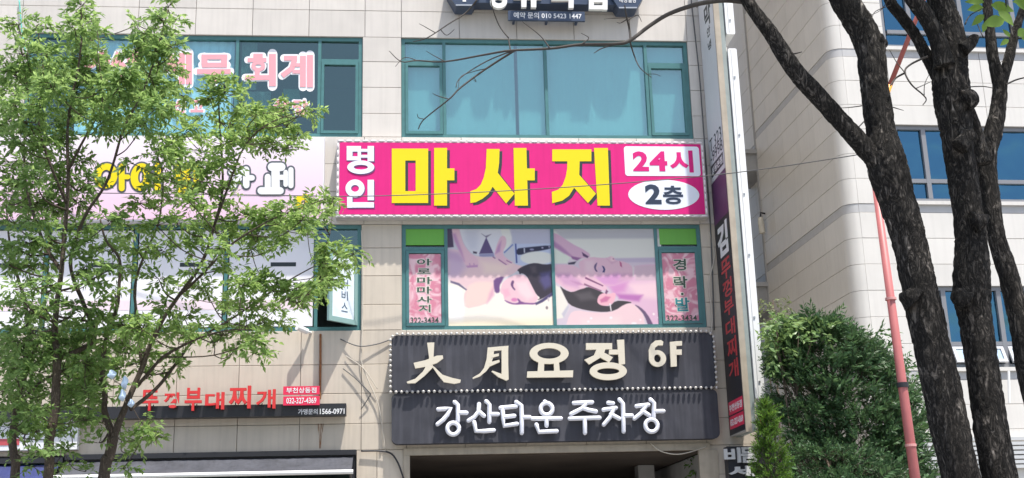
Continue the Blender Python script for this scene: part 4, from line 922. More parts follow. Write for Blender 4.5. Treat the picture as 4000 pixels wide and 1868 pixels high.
for c, d in zip(zl_, zl_[1:]):
    if d-c < .03: continue
    m = tile_band if inband(c, d) else tile; dy = .008 if inband(c, d) else 0
    for a, b in zip(fx, fx[1:]):
        segs = [(c, d)]
        for o in RO:
            if o[0] < (a+b)/2 < o[1]:
                ns_ = []
                for (p, q) in segs:
                    if o[2] > p: ns_.append((p, min(q, o[2])))
                    if o[3] < q: ns_.append((max(p, o[3]), q))
                    if o[3] <= p or o[2] >= q: pass
                segs = [(p, q) for p, q in ns_ if q-p > .03]
        for p, q in segs: panel(wb, a, b, p, q, m, dy, fn=RB, rotz=AR)
    # side wall, one row of slabs into the depth
    sx = [RC+.94*k for k in range(0, 6)]; sx[-1] = 4.9
    for a, b in zip(sx, sx[1:]): panel(wb, -b, -a, c, d, m, dy, fn=lambda x, y, z: RB(y, -x, z), rotz=AR-math.pi/2)
    for a, b in ((4.95, 5.9), (5.9, 6.85), (6.85, 7.8), (7.8, 8.75)): panel(wb, -b, -a, c, d, m, .25+dy, fn=lambda x, y, z: RB(y, -x, z), rotz=AR-math.pi/2)
    # rounded corner piece
    mb = MB(); n = 8; vs = []
    g = .004
    for k in range(n+1):
        a = R(180+90*k/n)
        for rr in (RC-dy, RC-.035):
            for z in (c+g, d-g): vs.append(RB(RC+rr*math.cos(a), RC+rr*math.sin(a), z))
    fs = []
    for k in range(n):
        i, j = 4*k, 4*k+4
        fs += [(i, j, j+1, i+1), (i+2, i+3, j+3, j+2), (i+1, j+1, j+3, i+3), (i, i+2, j+2, j)]
    fs += [(0, 1, 3, 2), (4*n, 4*n+2, 4*n+3, 4*n+1)]
    base_n = len(vs); vs += [vs[4*k+e] for k in range(n+1) for e in (0, 1)]
    fs = [f for i, f in enumerate(fs) if not (i < 4*n and i % 4 == 0)]; nf = len(fs)
    fs += [(base_n+2*k, base_n+2*k+2, base_n+2*k+3, base_n+2*k+1) for k in range(n)]
    mb.add(vs, fs); o = mb.build('corner_panel', m, wb, smooth=False)
    for k, pl in enumerate(o.data.polygons): pl.use_smooth = k >= nf
mb = MB(); mb.box(-.02, .03, 4.86, 4.94, 0, TOPZ, fn=RB); mb.build('corner_trim', concrete, wb)
mb = MB()
for a, b, c, d in cells(7.19, RBX, 0, 14.7, [v for o in RO for v in o[:2]], [v for o in RO for v in o[2:]]):
    if solid(a, b, c, d, RO): mb.box(a, b, .0, .029, c, d, fn=RB)
mb.build('far_cladding', tile, wb)
# windows
def rwindow(o, trans, hop):
    x0, x1, z0, z1 = o; y = .10; fw = .075; mb = MB()
    def bx(*a): mb.box(*a, fn=RB)
    bx(x0, x1, y-.04, y+.08, z1-fw, z1); bx(x0, x1, y-.04, y+.08, z0, z0+fw); bx(x0, x0+fw, y-.04, y+.08, z0+fw, z1-fw)
    mul = [x0+.62, x0+1.75, x0+2.9, x0+4.0, x0+5.1, x0+6.2, x0+7.3]
    for q in mul: bx(q-.045, q+.045, y-.042, y+.078, z0+fw+.002, z1-fw-.002)
    ed = [x0+fw]+[q for q in mul]+[x1]
    for a, b in zip(ed, ed[1:]): bx(a+.046, b-.046, y-.038, y+.076, trans-.04, trans+.04)
    w = mb.build('window', grey_fr, wb)
    for a, b in zip(ed, ed[1:]):
        MB().box(a+.04, b-.04, y+.02, y+.032, trans+.035, z1-fw+.005, fn=RB).build('pane', blue_glass, w)
        if not hop: MB().box(a+.04, b-.04, y+.02, y+.032, z0+fw-.005, trans-.035, fn=RB).build('pane', blue_glass, w)
        else:
            T = R(24); h = trans-.04-z0-fw
            def tilt(x, v, zz): return RB(x, y-.03-math.sin(T)*zz+v*math.cos(T), trans-.045-math.cos(T)*zz-v*math.sin(T))
            s = MB()
            s.box(a+.05, b-.05, 0, .05, 0, .06, fn=tilt); s.box(a+.05, b-.05, 0, .05, h-.06, h, fn=tilt); s.box(a+.05, a+.11, 0, .05, .06, h-.06, fn=tilt); s.box(b-.11, b-.05, 0, .05, .06, h-.06, fn=tilt)
            s.build('open_sash', mat('sash_silver', (.5, .51, .53), .35), w)
            MB().box(a+.11, b-.11, .02, .03, .06, h-.06, fn=tilt).build('pane', sky_glass, w)
    mb = MB(); mb.box(x0-.04, 8.0, -.05, .09, z0-.075, z0-.003, fn=RB); mb.build('sill', tile, wb)
rwindow(W1, zr(11.156), False); rwindow(W2, zr(8.235), False); rwindow(W3, zr(5.256), True)
# office inside: blinds and ceiling lights seen through the glass
mb = MB(); mb.box(1.3, 8, .9, .92, zr(8.6), zr(9.25), fn=RB); mb.build('blind', mat('office_blind', (.35, .42, .48), .8), wb)
# louvre slats low on the front
for k in range(7):
    z = zr(3.62)-.085*k
    mb = MB(); mb.box(.9, 7, -.10, -.02, z-.06, z, fn=RB); mb.build('slat', mat('slat_grey', (.52, .53, .53), .5), wb)
mb = MB()
for x in (.95, 2.5, 4.0, 5.5): mb.box(x, x+.05, -.019, .0, zr(3.62)-.62, zr(3.62), fn=RB)
mb.build('slat_rail', grey_fr, wb)
mb = MB(); p = at(3940, 1450, 1.9); mb.tube([p, at(3943, 1575, 1.9)], .025, 8); mb.build('drain_pipe', white_bright, wb)
# ledges bridging the gap between the buildings
for (pt, pb_, nm) in ((588, 668, 'ledge'), (1105, 1215, 'ledge')):
    yb_ = 6.9; xr_ = RB(.3, 4.9, 0)[0]; a, b = at(2960, pt, yb_), at(2960, pb_, yb_)
    mb = MB(); mb.box(6.002, xr_, yb_, yb_+1.4, b.z, a.z-.1); mb.box(6.002, xr_+.0, yb_-.08, yb_+1.4, a.z-.098, a.z); mb.build(nm, concrete, wb)
mb = MB(); a, b = at(2998, 990, 5.6), at(2998, 740, 9)
pz = at(2960, 1103, 6.9).z
ac = thing('ventilation_unit', (7.6, 7.1, pz), 'grey louvred ventilation box on the lower ledge between the buildings', 'ventilation')
zt_ = at(2960, 980, 7.0).z
mb = MB(); mb.box(7.0, 8.28, 6.95, 7.6, pz+.005, zt_); mb.build('case', mat('unit_grey', (.13, .135, .14), .5), ac)
for k in range(9): mb = MB(); z = pz+.1+k*(zt_-pz-.2)/9; mb.box(7.05, 8.22, 6.925, 6.948, z, z+.045); mb.build('louvre', mat('louvre_grey', (.17, .175, .18), .5), ac)
wlp = at(2970, 850, 6.6)
lamp = thing('wall_lamp', wlp, 'small wall lamp hanging on the shaded side wall in the gap', 'lamp')
mb = MB(); mb.tube([wlp+Vector((.25, .1, .1)), wlp+Vector((.02, 0, .12)), wlp+Vector((0, 0, .02))], .02, 8); mb.build('arm', black_m, lamp)
mb = MB(); mb.tube([wlp, wlp+Vector((0, 0, -.12)), wlp+Vector((.02, 0, -.38))], [.05, .07, .07], 10); mb.build('shade', mat('lamp_cream', (.62, .58, .48), .5), lamp)

# ------------------------------------------------------------------ salmon pole
PYY = -3.3
sal = mat('salmon_paint', (.46, .14, .135), .5, var=.08, nscale=4, streak=.12); org = mat('orange_paint', (.72, .32, .04), .45)
base = at(3560, 1600, PYY); base = Vector((at(3548, 1480, PYY).x, PYY, 0))
top = at(3397, 560, PYY)
sp = thing('steel_pole', base, 'salmon-pink steel pole with a slanting orange arm, behind the left bare trunk', 'pole')
mb = MB(); mb.tube([base, base.lerp(top, .5), top], [.084, .067, .047], 18); mb.build('pole', sal, sp, smooth=True)
e2 = at(3600, 20, PYY-.3); e1 = at(3476, 334, PYY-.15)
mb = MB(); mb.tube([top-Vector((.03, 0, .05)), e1], [.045, .04], 14); mb.build('arm', org, sp, smooth=True)
mb = MB(); mb.tube([e1, e2, e2+(e2-e1)*.4], [.038, .034, .03], 14); mb.build('arm_tip', mat('arm_red', (.36, .09, .07), .45), sp, smooth=True)
for py in (1168, 1740):
    c = at(3495 if py < 1300 else 3565, py, PYY); c.x = base.x+(top.x-base.x)*(c.z/top.z)
    mb = MB(); mb.tube([c-Vector((0, 0, .018)), c+Vector((0, 0, .018))], .081, 18); mb.build('collar', mat('collar_pale', (.62, .3, .28), .5), sp)
c = at(3545, 1505, PYY); c.x = base.x+(top.x-base.x)*(c.z/top.z)
mb = MB(); mb.tube([c-Vector((0, 0, .035)), c+Vector((0, 0, .035))], .083, 18); mb.build('strap', black_m, sp)
mb = MB(); mb.box(base.x-.25, base.x+.25, PYY-.25, PYY+.25, 0, .03); mb.build('base_plate', sal, sp)
# curved drain elbow peeping over the conifer
p0 = at(3235, 1290, .8)
gl = thing('gooseneck_lamp', Vector((p0.x, .8, 0)), 'dark gooseneck lamp head showing just above the conifer', 'lamp')
pts = [at(3238, 1300, .8), at(3232, 1268, .8), at(3208, 1250, .8), at(3180, 1243, .8), at(3158, 1252, .8)]
mb = MB(); mb.tube([Vector((pts[0].x, .8, 0))]+pts[:3], [.05, .035, .03, .03], 10); mb.build('post', black_m, gl)
mb = MB(); mb.tube(pts[1:], [.03, .05, .065, .03], 12); mb.build('head', mat('lamp_bronze', (.09, .075, .065), .4), gl)
p0 = at(2978, 1650, -1.2)
rl = thing('warning_lamp', Vector((p0.x, -1.2, 0)), 'small red lamp on a thin post beside the bright green thuja', 'lamp')
mb = MB(); mb.tube([Vector((p0.x, -1.2, 0)), p0-Vector((0, 0, .12))], .02, 8); mb.build('post', black_m, rl)
mb = MB(); mb.tube([p0-Vector((0, 0, .13)), p0-Vector((0, 0, .1)), p0+Vector((0, 0, .1)), p0+Vector((0, 0, .15))], [.02, .045, .04, .015], 10); mb.build('lens', mat('lens_red', (.6, .06, .03), .3), rl, smooth=True)

# ------------------------------------------------------------------ wires
def wire(pts, r, m, label, name='cable'):
    P = [Vector(p) for p in pts]; Q = []
    for i in range(len(P)-1):
        p0, p1, p2, p3 = P[max(i-1, 0)], P[i], P[i+1], P[min(i+2, len(P)-1)]
        for k in range(8):
            t = k/8; Q.append(.5*((2*p1)+(p2-p0)*t+(2*p0-5*p1+4*p2-p3)*t*t+(3*p1-p0-3*p2+p3)*t**3))
    Q.append(P[-1]); mb = MB(); mb.tube(Q, r, 6); return tag(mb.build(name, m, smooth=True), label, 'cable')
wm = mat('cable_grey', (.10, .10, .10), .6); wc = mat('cable_cream', (.55, .50, .42), .6)
e = at(3398, 590, PYY)
wire([(-9.0, -.02, at(300, 745, 0).z), at(915, 761, -.5), at(1459, 766, -.6), at(2130, 737, -.6), at(2800, 683, -1.4), at(3300, 613, -2.9), e], .008, wm, 'thin grey wire strung across both shop signs to the salmon pole')
wire([at(1412, 900, -.03), at(1418, 1100, -.04), at(1415, 1290, -.05), at(1412, 1410, -.05), at(1440, 1490, -.06), at(1480, 1590, -.05), at(1505, 1760, -.04)], .010, wc, 'cream cable running down the stone pier left of the dark board')
wire([at(1330, 1325, -.03), at(1400, 1352, -.08), at(1470, 1345, -.05), at(1530, 1325, -.03)], .010, wm, 'grey cable sagging across the pier above the bulbs of the board')
wire([at(1340, 1440, -.03), at(1390, 1480, -.05), at(1440, 1530, -.07), at(1445, 1545, -.07), at(1410, 1600, -.04)], .009, wm, 'loose dark cable end curling on the sunlit pier')
wire([at(1350, 1390, -.03), at(1420, 1440, -.07), at(1475, 1520, -.06)], .007, wc, 'short cream cable slanting over the pier')
wire([at(1410, 1762, -.05), at(1510, 1765, -.06), at(1550, 1800, -.07), at(1580, 1880, -.06)], .016, black_m, 'black hose bending down the pier beside the entrance')
wire([at(2540, 1730, -.06), at(2580, 1762, -.10), at(2640, 1775, -.12), at(2700, 1765, -.10), at(2760, 1745, -.06)], .009, wc, 'slack cream cable hanging under the entrance lintel')
wire([at(2700, 0, -.03), at(2722, 200, -.05), at(2735, 330, -.05), at(2752, 560, -.05), at(2776, 900, -.05), at(2790, 1290, -.04)], .012, wm, 'dark cable running up the wall behind the blade sign')
wire([at(2770, 905, -.04), at(2790, 1000, -.05), at(2770, 1110, -.06), at(2782, 1230, -.05), at(2776, 1330, -.04)], .010, wc, 'cream cable beside the right-hand pink poster')
wire([at(75, 0, -.04), at(88, 140, -.05), at(105, 230, -.05)], .012, mat('cable_mint', (.12, .5, .42), .6), 'mint green cable on the wall at the top left')
cm = thing('security_camera', at(1175, 1292, -.02), 'white bullet security camera under the left window sill', 'camera')
mb = MB(); mb.tube([at(1160, 1278, -.25), at(1200, 1296, -.12)], [.05, .05], 12); mb.build('body', white_bright, cm)
mb = MB(); mb.tube([at(1200, 1296, -.12), at(1215, 1300, -.0)], .02, 8); mb.build('bracket', white_bright, cm)

# ------------------------------------------------------------------ vegetation helpers
class Leaves:
    def __init__(s): s.v = []; s.f = []
    def leaf(s, p, d, L, w, up=None):
        d = d.normalized(); a = up or Vector((random.gauss(0, 1), random.gauss(0, 1), random.gauss(0, 1)+1.2))
        sd_ = d.cross(a)
        if sd_.length < 1e-4: return
        sd_.normalize(); nn = sd_.cross(d); b = len(s.v)
        mid = p + d*L*.45 - nn*L*.06; tip = p + d*L - nn*L*.22
        for q in (p, mid+sd_*w*.5+nn*w*.15, tip, mid-sd_*w*.5+nn*w*.15, mid): s.v.append(q)
        s.f += [(b, b+1, b+4), (b+1, b+2, b+4), (b+2, b+3, b+4), (b+3, b, b+4)]
    def spray(s, p, d, n, length, L, w, droop=.3):
        """a twig with leaves alternating on both sides"""
        d = d.normalized(); side = d.cross(Vector((random.gauss(0, .4), random.gauss(0, .4), 1)))
        if side.length < 1e-3: side = Vector((1, 0, 0))
        side.normalize()
        for k in range(n):
            t = (k+.6)/n; q = p + d*length*t - Vector((0, 0, droop*length*t*t))
            sg = 1 if k % 2 else -1
            dd = d*.6 + side*sg*.8 + Vector((random.gauss(0, .25), random.gauss(0, .25), random.gauss(-.25, .25)))
            s.leaf(q, dd, L*random.uniform(.7, 1.2), w*random.uniform(.8, 1.2))
    def needle(s, p, d, L, w):
        sd_ = d.cross(rnd_dir())
        if sd_.length < 1e-3: return
        sd_.normalize(); b = len(s.v); mid = p+d*L*.5
        s.v += [p, mid+sd_*w*.5, p+d*L, mid-sd_*w*.5]; s.f.append((b, b+1, b+2, b+3))
    def build(s, name, m, parent):
        mb = MB(); mb.v = s.v; mb.f = s.f; return mb.build(name, m, parent)
def rnd_dir():
    while True:
        v = Vector((random.uniform(-1, 1), random.uniform(-1, 1), random.uniform(-1, 1)))
        if .05 < v.length < 1: return v.normalized()
def smooth_path(P, n=6):
    P = [Vector(p) for p in P]; Q = []
    for i in range(len(P)-1):
        p0, p1, p2, p3 = P[max(i-1, 0)], P[i], P[i+1], P[min(i+2, len(P)-1)]
        for k in range(n):
            t = k/n; Q.append(.5*((2*p1)+(p2-p0)*t+(2*p0-5*p1+4*p2-p3)*t*t+(3*p1-p0-3*p2+p3)*t**3))
    Q.append(P[-1]); return Q

# ------------------------------------------------------------------ leafy street trees at left
TY = -6.5
bark_l = barkmat('bark_young', (.16, .125, .098), (.42, .335, .265), 18)
leaf_l = leafmat('leaf_fresh', (.125, .225, .06), (.265, .40, .13), .58, .6)
leaf_d = leafmat('leaf_fresh_b', (.12, .215, .062), (.245, .38, .13), .57, .6)
def ltree(label, base_px, limbs, clusters, seed, lm, Y0):
    random.seed(seed)
    b = at(base_px, 1868, Y0); gx = at(base_px, 1868, Y0).x
    t = thing('street_tree', (gx, Y0, 0), label, 'tree', 'leafy street trees at the left')
    nodes = []
    first = True
    for pts, r0, r1 in limbs:
        P = []
        for i, p in enumerate(pts):
            yy = Y0 + (p[2] if len(p) > 2 else 0); P.append(at(p[0], p[1], yy))
        if first: P = [Vector((P[0].x+.03, P[0].y, -.02)), Vector((P[0].x+.02, P[0].y, .9))] + P
        Q = smooth_path(P, 6); n = len(Q)
        wob = [Vector((noise.noise(q*2.1)*.02, noise.noise(q*2.1+Vector((9, 0, 0)))*.03, 0)) for q in Q]
        Q = [q+w for q, w in zip(Q, wob)]
        rad = [.8*(r0+(r1-r0)*(i/(n-1))) for i in range(n)]
        if first: rad = [r*(1+.5*max(0, 1-i/5)) for i, r in enumerate(rad)]
        mb = MB(); mb.tube(Q, rad, 12 if first else 8, disp=lambda q, d: 1+.14*noise.noise(q*14)); mb.build('trunk' if first else 'limb', bark_l, t, smooth=True)
        nodes += [(q, r) for q, r in zip(Q, rad) if q.z > 3.2]
        first = False
    lv = Leaves(); tw = MB()
    for (cx, cy, rp, dens) in clusters:
        c = at(cx, cy, Y0+random.uniform(-1.1, 1.1)); k = mpp(c); r = rp*k
        # branch from the nearest limb below to this cluster
        best = min(nodes, key=lambda n_: (n_[0]-c).length + (1.2 if n_[0].z > c.z-.05 else 0))
        q0 = best[0]; mid = q0.lerp(c, .5)+Vector((random.gauss(0, .04), random.gauss(0, .08), -.06))
        br = min(best[1]*.6, .016)
        path = smooth_path([q0, mid, c], 5); tw.tube(path, [br+(.005-br)*i/(len(path)-1) for i in range(len(path))], 5, cap=False)
        if (c-q0).length < 1.6: nodes.append((c, .007)); nodes.append((mid, .01))
        if cy > 900: dens *= 1.35
        nt_ = max(5, int(dens*(rp/60)**2*30))
        for j in range(nt_):
            d = rnd_dir(); d.z = d.z*.7+.25; off = d*r*random.random()**.5
            st = c + Vector((off.x, off.y*1.2, off.z*.8))*.8
            sd_ = (off.normalized()*.8+Vector((random.gauss(0, .5), random.gauss(0, .5), random.gauss(.0, .35))))
            ln = random.uniform(.09, .19)
            if random.random() < .5: tw.tube([c+(st-c)*.3, st, st+sd_.normalized()*ln*.8-Vector((0, 0, .02))], [.005, .004, .002], 3, cap=False)
            lv.spray(st, sd_, random.randint(7, 10), ln, .085, .034)
    tw.build('branches', bark_l, t, smooth=True)
    lv.build('crown', lm, t); return t
def rowc(y, xs, r=62, d=1.0): return [(x+random.uniform(-14, 14), y+random.uniform(-14, 14), r*random.uniform(.85, 1.15), d) for x in xs]
random.seed(3)
C2 = []      # middle tree: upper crown
C2 += [(318, 25, 42, 1), (345, 85, 48, 1), (290, 110, 46, 1), (330, 150, 60, 1), (150, 95, 38, .9), (195, 112, 36, .8), (70, 95, 40, .9), (95, 150, 42, .8), (380, 120, 36, .7)]
C2 += [(660, 25, 40, 1), (640, 85, 48, 1), (690, 70, 32, .8), (525, 85, 30, .8), (560, 130, 38, .9), (630, 150, 55, 1), (600, 205, 62, 1.1), (680, 195, 42, .9)]
C2 += rowc(215, [110, 180, 330, 400, 520], 56, .95) + rowc(285, [60, 150, 240, 300, 380, 480, 560, 640], 58, 1.05)
C2 += rowc(350, [40, 120, 210, 290, 380, 460, 540, 620], 60, 1.05) + rowc(420, [60, 150, 250, 350, 440, 520, 600], 60, 1.0) + rowc(490, [30, 130, 220, 380, 470, 560], 58, .95)
C2 += rowc(560, [80, 160, 240], 55, .95) + rowc(640, [40, 120, 200, 300], 58, .9) + rowc(720, [60, 150, 230, 330], 58, .9) + rowc(800, [40, 130, 220, 310], 60, .95)
C2 += rowc(880, [60, 140, 320, 420], 54, .9) + rowc(960, [60, 120, 190, 330, 400], 48, .75) + rowc(1040, [40, 100, 340, 170, 420], 44, .65) + rowc(1120, [40, 130, 190, 360], 44, .65) + rowc(1200, [50, 110, 170, 300, 370], 44, .65) + rowc(1260, [100, 250], 42, .6)
C1 = []      # right tree: spreading right part
C1 += [(850, 315, 42, 1), (880, 355, 55, 1.1), (820, 385, 45, .9), (930, 330, 34, .9), (955, 420, 45, .9), (1000, 455, 52, 1), (1060, 440, 48, 1), (1120, 430, 40, .95), (1190, 425, 30, .9), (1235, 428, 22, .8), (1040, 500, 58, 1.1), (1110, 500, 55, 1.1), (1170, 520, 40, .9), (980, 540, 55, 1), (1060, 560, 50, 1), (1150, 575, 42, .8), (900, 480, 50, .9), (880, 560, 55, 1)]
C1 += [(700, 370, 55, .9), (680, 450, 50, .8), (720, 520, 55, .9), (640, 540, 45, .8), (800, 450, 45, .8), (790, 540, 45, .8)]
C1 += [(620, 600, 52, .9), (700, 600, 48, .9), (790, 640, 55, 1), (870, 640, 52, 1), (650, 660, 52, 1), (730, 700, 55, 1), (810, 720, 55, 1), (600, 720, 52, .9), (520, 640, 34, .6), (540, 790, 50, .8), (640, 780, 50, .85), (740, 790, 55, .9), (850, 800, 46, .8), (900, 720, 40, .7)]
C1 += [(1300, 770, 32, .9), (1250, 785, 40, 1), (1190, 800, 45, 1), (1260, 835, 45, 1), (1180, 860, 52, 1.1), (1110, 840, 52, 1.1), (1040, 860, 55, 1.1), (960, 850, 55, 1), (1100, 900, 52, 1), (1010, 920, 50, 1), (880, 900, 55, 1), (790, 880, 55, .9), (700, 880, 52, .9), (610, 880, 50, .85), (520, 900, 46, .8), (1200, 900, 35, .8)]
C1 += [(1090, 960, 40, .8), (980, 975, 42, .8), (860, 970, 46, .8), (760, 960, 46, .8), (640, 980, 46, .8), (1380, 990, 30, .9), (1330, 975, 34, .9), (1270, 960, 40, .9), (1340, 1030, 40, .9), (1270, 1040, 46, 1), (1300, 1090, 42, .9), (1240, 1110, 40, .8), (1200, 1150, 42, .9), (1140, 1130, 46, .9), (1080, 1110, 50, 1), (1010, 1100, 50, 1), (940, 1120, 50, .95), (1180, 1180, 34, .8)]
C1 += [(880, 1050, 40, .7), (760, 1060, 40, .6), (800, 1130, 46, .8), (880, 1190, 46, .8), (960, 1210, 44, .8), (1020, 1260, 42, .8), (1060, 1190, 42, .8), (1090, 1260, 34, .8), (1000, 1330, 40, .9), (1015, 1385, 28, .9), (940, 1290, 42, .8), (870, 1310, 44, .8), (930, 1360, 34, .8), (700, 1140, 40, .6), (620, 1090, 40, .6)]
C1 += [(560, 1290, 52, .9), (480, 1270, 46, .8), (640, 1300, 50, .9), (720, 1310, 46, .8), (790, 1270, 42, .7), (500, 1350, 46, .8), (590, 1380, 46, .8), (680, 1390, 40, .7), (430, 1400, 42, .8), (540, 1440, 38, .7), (620, 1450, 34, .6), (700, 1430, 30, .6), (380, 1470, 40, .8), (470, 1500, 30, .5)]
C1 += [(450, 1150, 40, .6), (520, 1060, 42, .7), (400, 1250, 44, .7), (420, 1330, 44, .8), (330, 1430, 44, .8), (640, 1200, 44, .7), (720, 1240, 42, .7), (460, 1440, 36, .6), (540, 980, 44, .7), (440, 980, 40, .6), (350, 1540, 40, .7)]
C1 += [(380, 1640, 34, .6), (470, 1680, 24, .5), (580, 1690, 40, .9), (530, 1720, 34, .8), (620, 1710, 28, .8), (490, 1770, 20, .7), (385, 1730, 26, .7), (340, 1590, 34, .7), (590, 1640, 24, .5), (480, 1830, 22, .5)]
C3 = []      # left tree, low
C3 += rowc(1290, [40, 150, 250, 330], 46, .75) + rowc(1370, [20, 100, 190, 290, 360], 48, .85) + rowc(1450, [50, 140, 240, 320], 48, .85) + rowc(1530, [20, 110, 190, 280, 350], 46, .8)
C3 += rowc(1330, [70, 200, 290], 44, .8) + rowc(1410, [60, 150, 240, 330, 400], 46, .8) + rowc(1490, [80, 190, 300, 390], 44, .8) + rowc(1570, [70, 150, 240, 330], 44, .8) + rowc(1640, [200, 330], 40, .7)
C3 += rowc(1610, [40, 120, 290], 46, .85) + rowc(1680, [30, 100, 160, 250], 42, .75) + rowc(1760, [90, 260, 160], 34, .6) + rowc(1830, [130, 230, 330], 28, .5)
ltree('leafy street tree nearest the magenta sign, low forked reddish trunk', 408,
      [([(408, 1868), (425, 1780), (440, 1705)], .085, .07),
       ([(438, 1715), (428, 1672), (409, 1608), (413, 1544), (405, 1457), (412, 1330), (458, 1203), (468, 1120), (470, 1016), (416, 940), (395, 860)], .05, .012),
       ([(443, 1710), (453, 1677), (478, 1617), (508, 1544), (555, 1436), (575, 1376), (640, 1245), (700, 1157), (790, 1020), (840, 880), (870, 700), (860, 500), (850, 360)], .05, .010),
       ([(508, 1600), (560, 1560, .1), (624, 1500, .2), (700, 1406, .3), (760, 1330, .4), (880, 1260, .5), (1000, 1180, .5), (1120, 1100, .5), (1230, 1040, .4)], .03, .008),
       ([(534, 1509), (603, 1427, -.2), (659, 1380, -.4), (780, 1320, -.5), (900, 1290, -.6), (990, 1290, -.6)], .026, .007),
       ([(555, 1436), (540, 1300, .3), (528, 1133, .4), (560, 1000, .4), (620, 860, .3), (640, 700, .3), (600, 560, .2)], .026, .008),
       ([(700, 1157), (800, 1060, -.3), (900, 960, -.4), (1020, 880, -.5), (1150, 820, -.5), (1280, 775, -.5)], .022, .006),
       ([(840, 880), (900, 700, -.2), (960, 560, -.3), (1060, 480, -.4), (1200, 430, -.4)], .018, .006)], C1, 11, leaf_l, TY)
ltree('tall leafy street tree with straight thin stem, middle of the three at the left', 190,
      [([(190, 1868), (187, 1737), (211, 1608), (219, 1479), (222, 1350)], .07, .055),
       ([(222, 1355), (213, 1328), (220, 1182), (237, 1058), (249, 933), (262, 800), (268, 668), (260, 505), (285, 350), (318, 180), (320, 40)], .045, .010),
       ([(222, 1400), (366, 1328, .2), (324, 1182, .2), (287, 1099, .1), (275, 1000, .1), (330, 850, 0), (420, 700, -.1), (480, 520, -.2), (560, 350, -.2), (620, 180, -.2), (655, 40, -.2)], .035, .008),
       ([(237, 1058), (170, 950, .2), (120, 800, .3), (90, 600, .3), (110, 400, .3), (80, 150, .3)], .028, .008),
       ([(262, 800), (200, 650, -.3), (150, 480, -.4), (170, 300, -.4), (150, 110, -.4)], .022, .006),
       ([(268, 668), (340, 520, -.4), (400, 400, -.4), (380, 200, -.4)], .02, .006)], C2, 12, leaf_d, TY-.3)
ltree('leafy street tree cut by the left edge of the picture', 60,
      [([(60, 1868), (55, 1780), (48, 1716), (70, 1600), (120, 1328)], .075, .045),
       ([(120, 1335), (96, 1182), (75, 1108), (40, 980), (20, 800)], .035, .01), ([(70, 1600), (150, 1500, .2), (260, 1440, .3), (330, 1380, .3)], .025, .008),
       ([(55, 1700), (120, 1640, -.3), (220, 1600, -.4)], .02, .008), ([(120, 1400), (190, 1290, -.3), (300, 1220, -.3)], .02, .008)], C3, 13, leaf_d, TY+.5)
# pale blue plastic scraps hanging in the fork
bm2 = mat('blue_plastic', (.62, .76, .92), .35)
for (x, y, w, h, lab) in ((437, 1463, 34, 34, 'round pale blue plastic scrap, highest of those in the tree fork'), (487, 1495, 26, 52, 'long pale blue plastic strip in the tree fork'),
                     (478, 1545, 26, 46, 'crumpled pale blue plastic strip under the long one in the tree fork'), (512, 1576, 26, 30, 'small pale blue plastic scrap, lowest in the tree fork')):
    c = at(x, y, TY-.9); k = mpp(c); mb = MB(); n = 14; vs = [(c.x, c.y-.02, c.z)]
    for j in range(n):
        a = 2*math.pi*j/n; rr = 1+.3*noise.noise(Vector((j*.9, x, y)))
        vs.append((c.x+w*k*.5*rr*math.cos(a), c.y+.025*math.sin(3*a), c.z+h*k*.5*rr*math.sin(a)))
    vs += [(v[0], v[1]+.006, v[2]) for v in vs]
    fs = [(0, 1+j, 1+(j+1) % n) for j in range(n)] + [(n+1, n+2+(j+1) % n, n+2+j) for j in range(n)] + [(1+j, n+2+j, n+2+(j+1) % n, 1+(j+1) % n) for j in range(n)]
    mb.add(vs, fs); tag(mb.build('plastic_scrap', bm2, smooth=True), lab, 'scrap')

# ------------------------------------------------------------------ bare multi-stem tree at right
random.seed(21)
BY = -13.0
bark_d = barkmat('bark_dark', (.022, .020, .018), (.31, .275, .24), 13)
twig_m = mat('twig', (.05, .042, .036), .8)
bt = thing('multi_stem_tree', Vector((at(4080, 1868, BY).x, BY, 0)), 'dark rough-barked tree of three stems in the right foreground', 'tree')
def ridged(q, d):
    w = Vector((noise.noise(q*9), noise.noise(q*9+Vector((7, 0, 0))), noise.noise(q*9+Vector((0, 7, 0)))))*.05
    e = q+w; a = noise.noise(Vector((e.x*24, e.y*24, e.z*8))); b = noise.noise(Vector((e.x*55, e.y*55, e.z*24))); c = noise.noise(q*4)
    return .95 + .20*min(abs(a), .35) - .05 + .06*abs(b) + .05*c
def stem(name, pts, n=40, sub=14, yoff=0, down=None):
    """pts: (px centre, px y, px width)"""
    P = [at(x, y, BY+yoff) for x, y, w in pts]; Rr = [w*.5*mpp(p) for (x, y, w), p in zip(pts, P)]
    if down:
        b = Vector((down, BY+yoff*.3, -.05)); P = [b, b.lerp(P[0], .5)]+P; Rr = [Rr[0]*1.5, Rr[0]*1.1]+Rr
    Q = smooth_path(P, sub); rad = []
    for i in range(len(P)-1):
        for k in range(sub):
            t = k/sub; t = t*t*(3-2*t); rad.append(Rr[i]*(1-t)+Rr[i+1]*t)
    rad.append(Rr[-1])
    mb = MB(); mb.tube(Q, rad, n, disp=ridged); return mb.build(name, bark_d, bt, smooth=True)
bx_ = at(4080, 1868, BY).x
stem('trunk', [(3755, 1868, 152), (3675, 1500, 152), (3594, 1140, 140), (3550, 934, 134), (3510, 800, 146), (3462, 640, 158), (3438, 490, 118), (3412, 310, 112), (3392, 165, 118), (3300, 0, 112), (3180, -250, 90), (3120, -450, 70)], 84, 26, 0, bx_-.1)
stem('trunk', [(3909, 1868, 142), (3847, 1500, 130), (3808, 1250, 132), (3796, 1130, 150), (3792, 934, 124), (3776, 800, 118), (3760, 699, 118), (3738, 544, 122), (3722, 400, 150), (3712, 300, 140), (3706, 180, 140), (3695, 90, 118), (3672, 0, 104), (3640, -250, 90), (3620, -450, 70)], 84, 22, .05, bx_+.02)
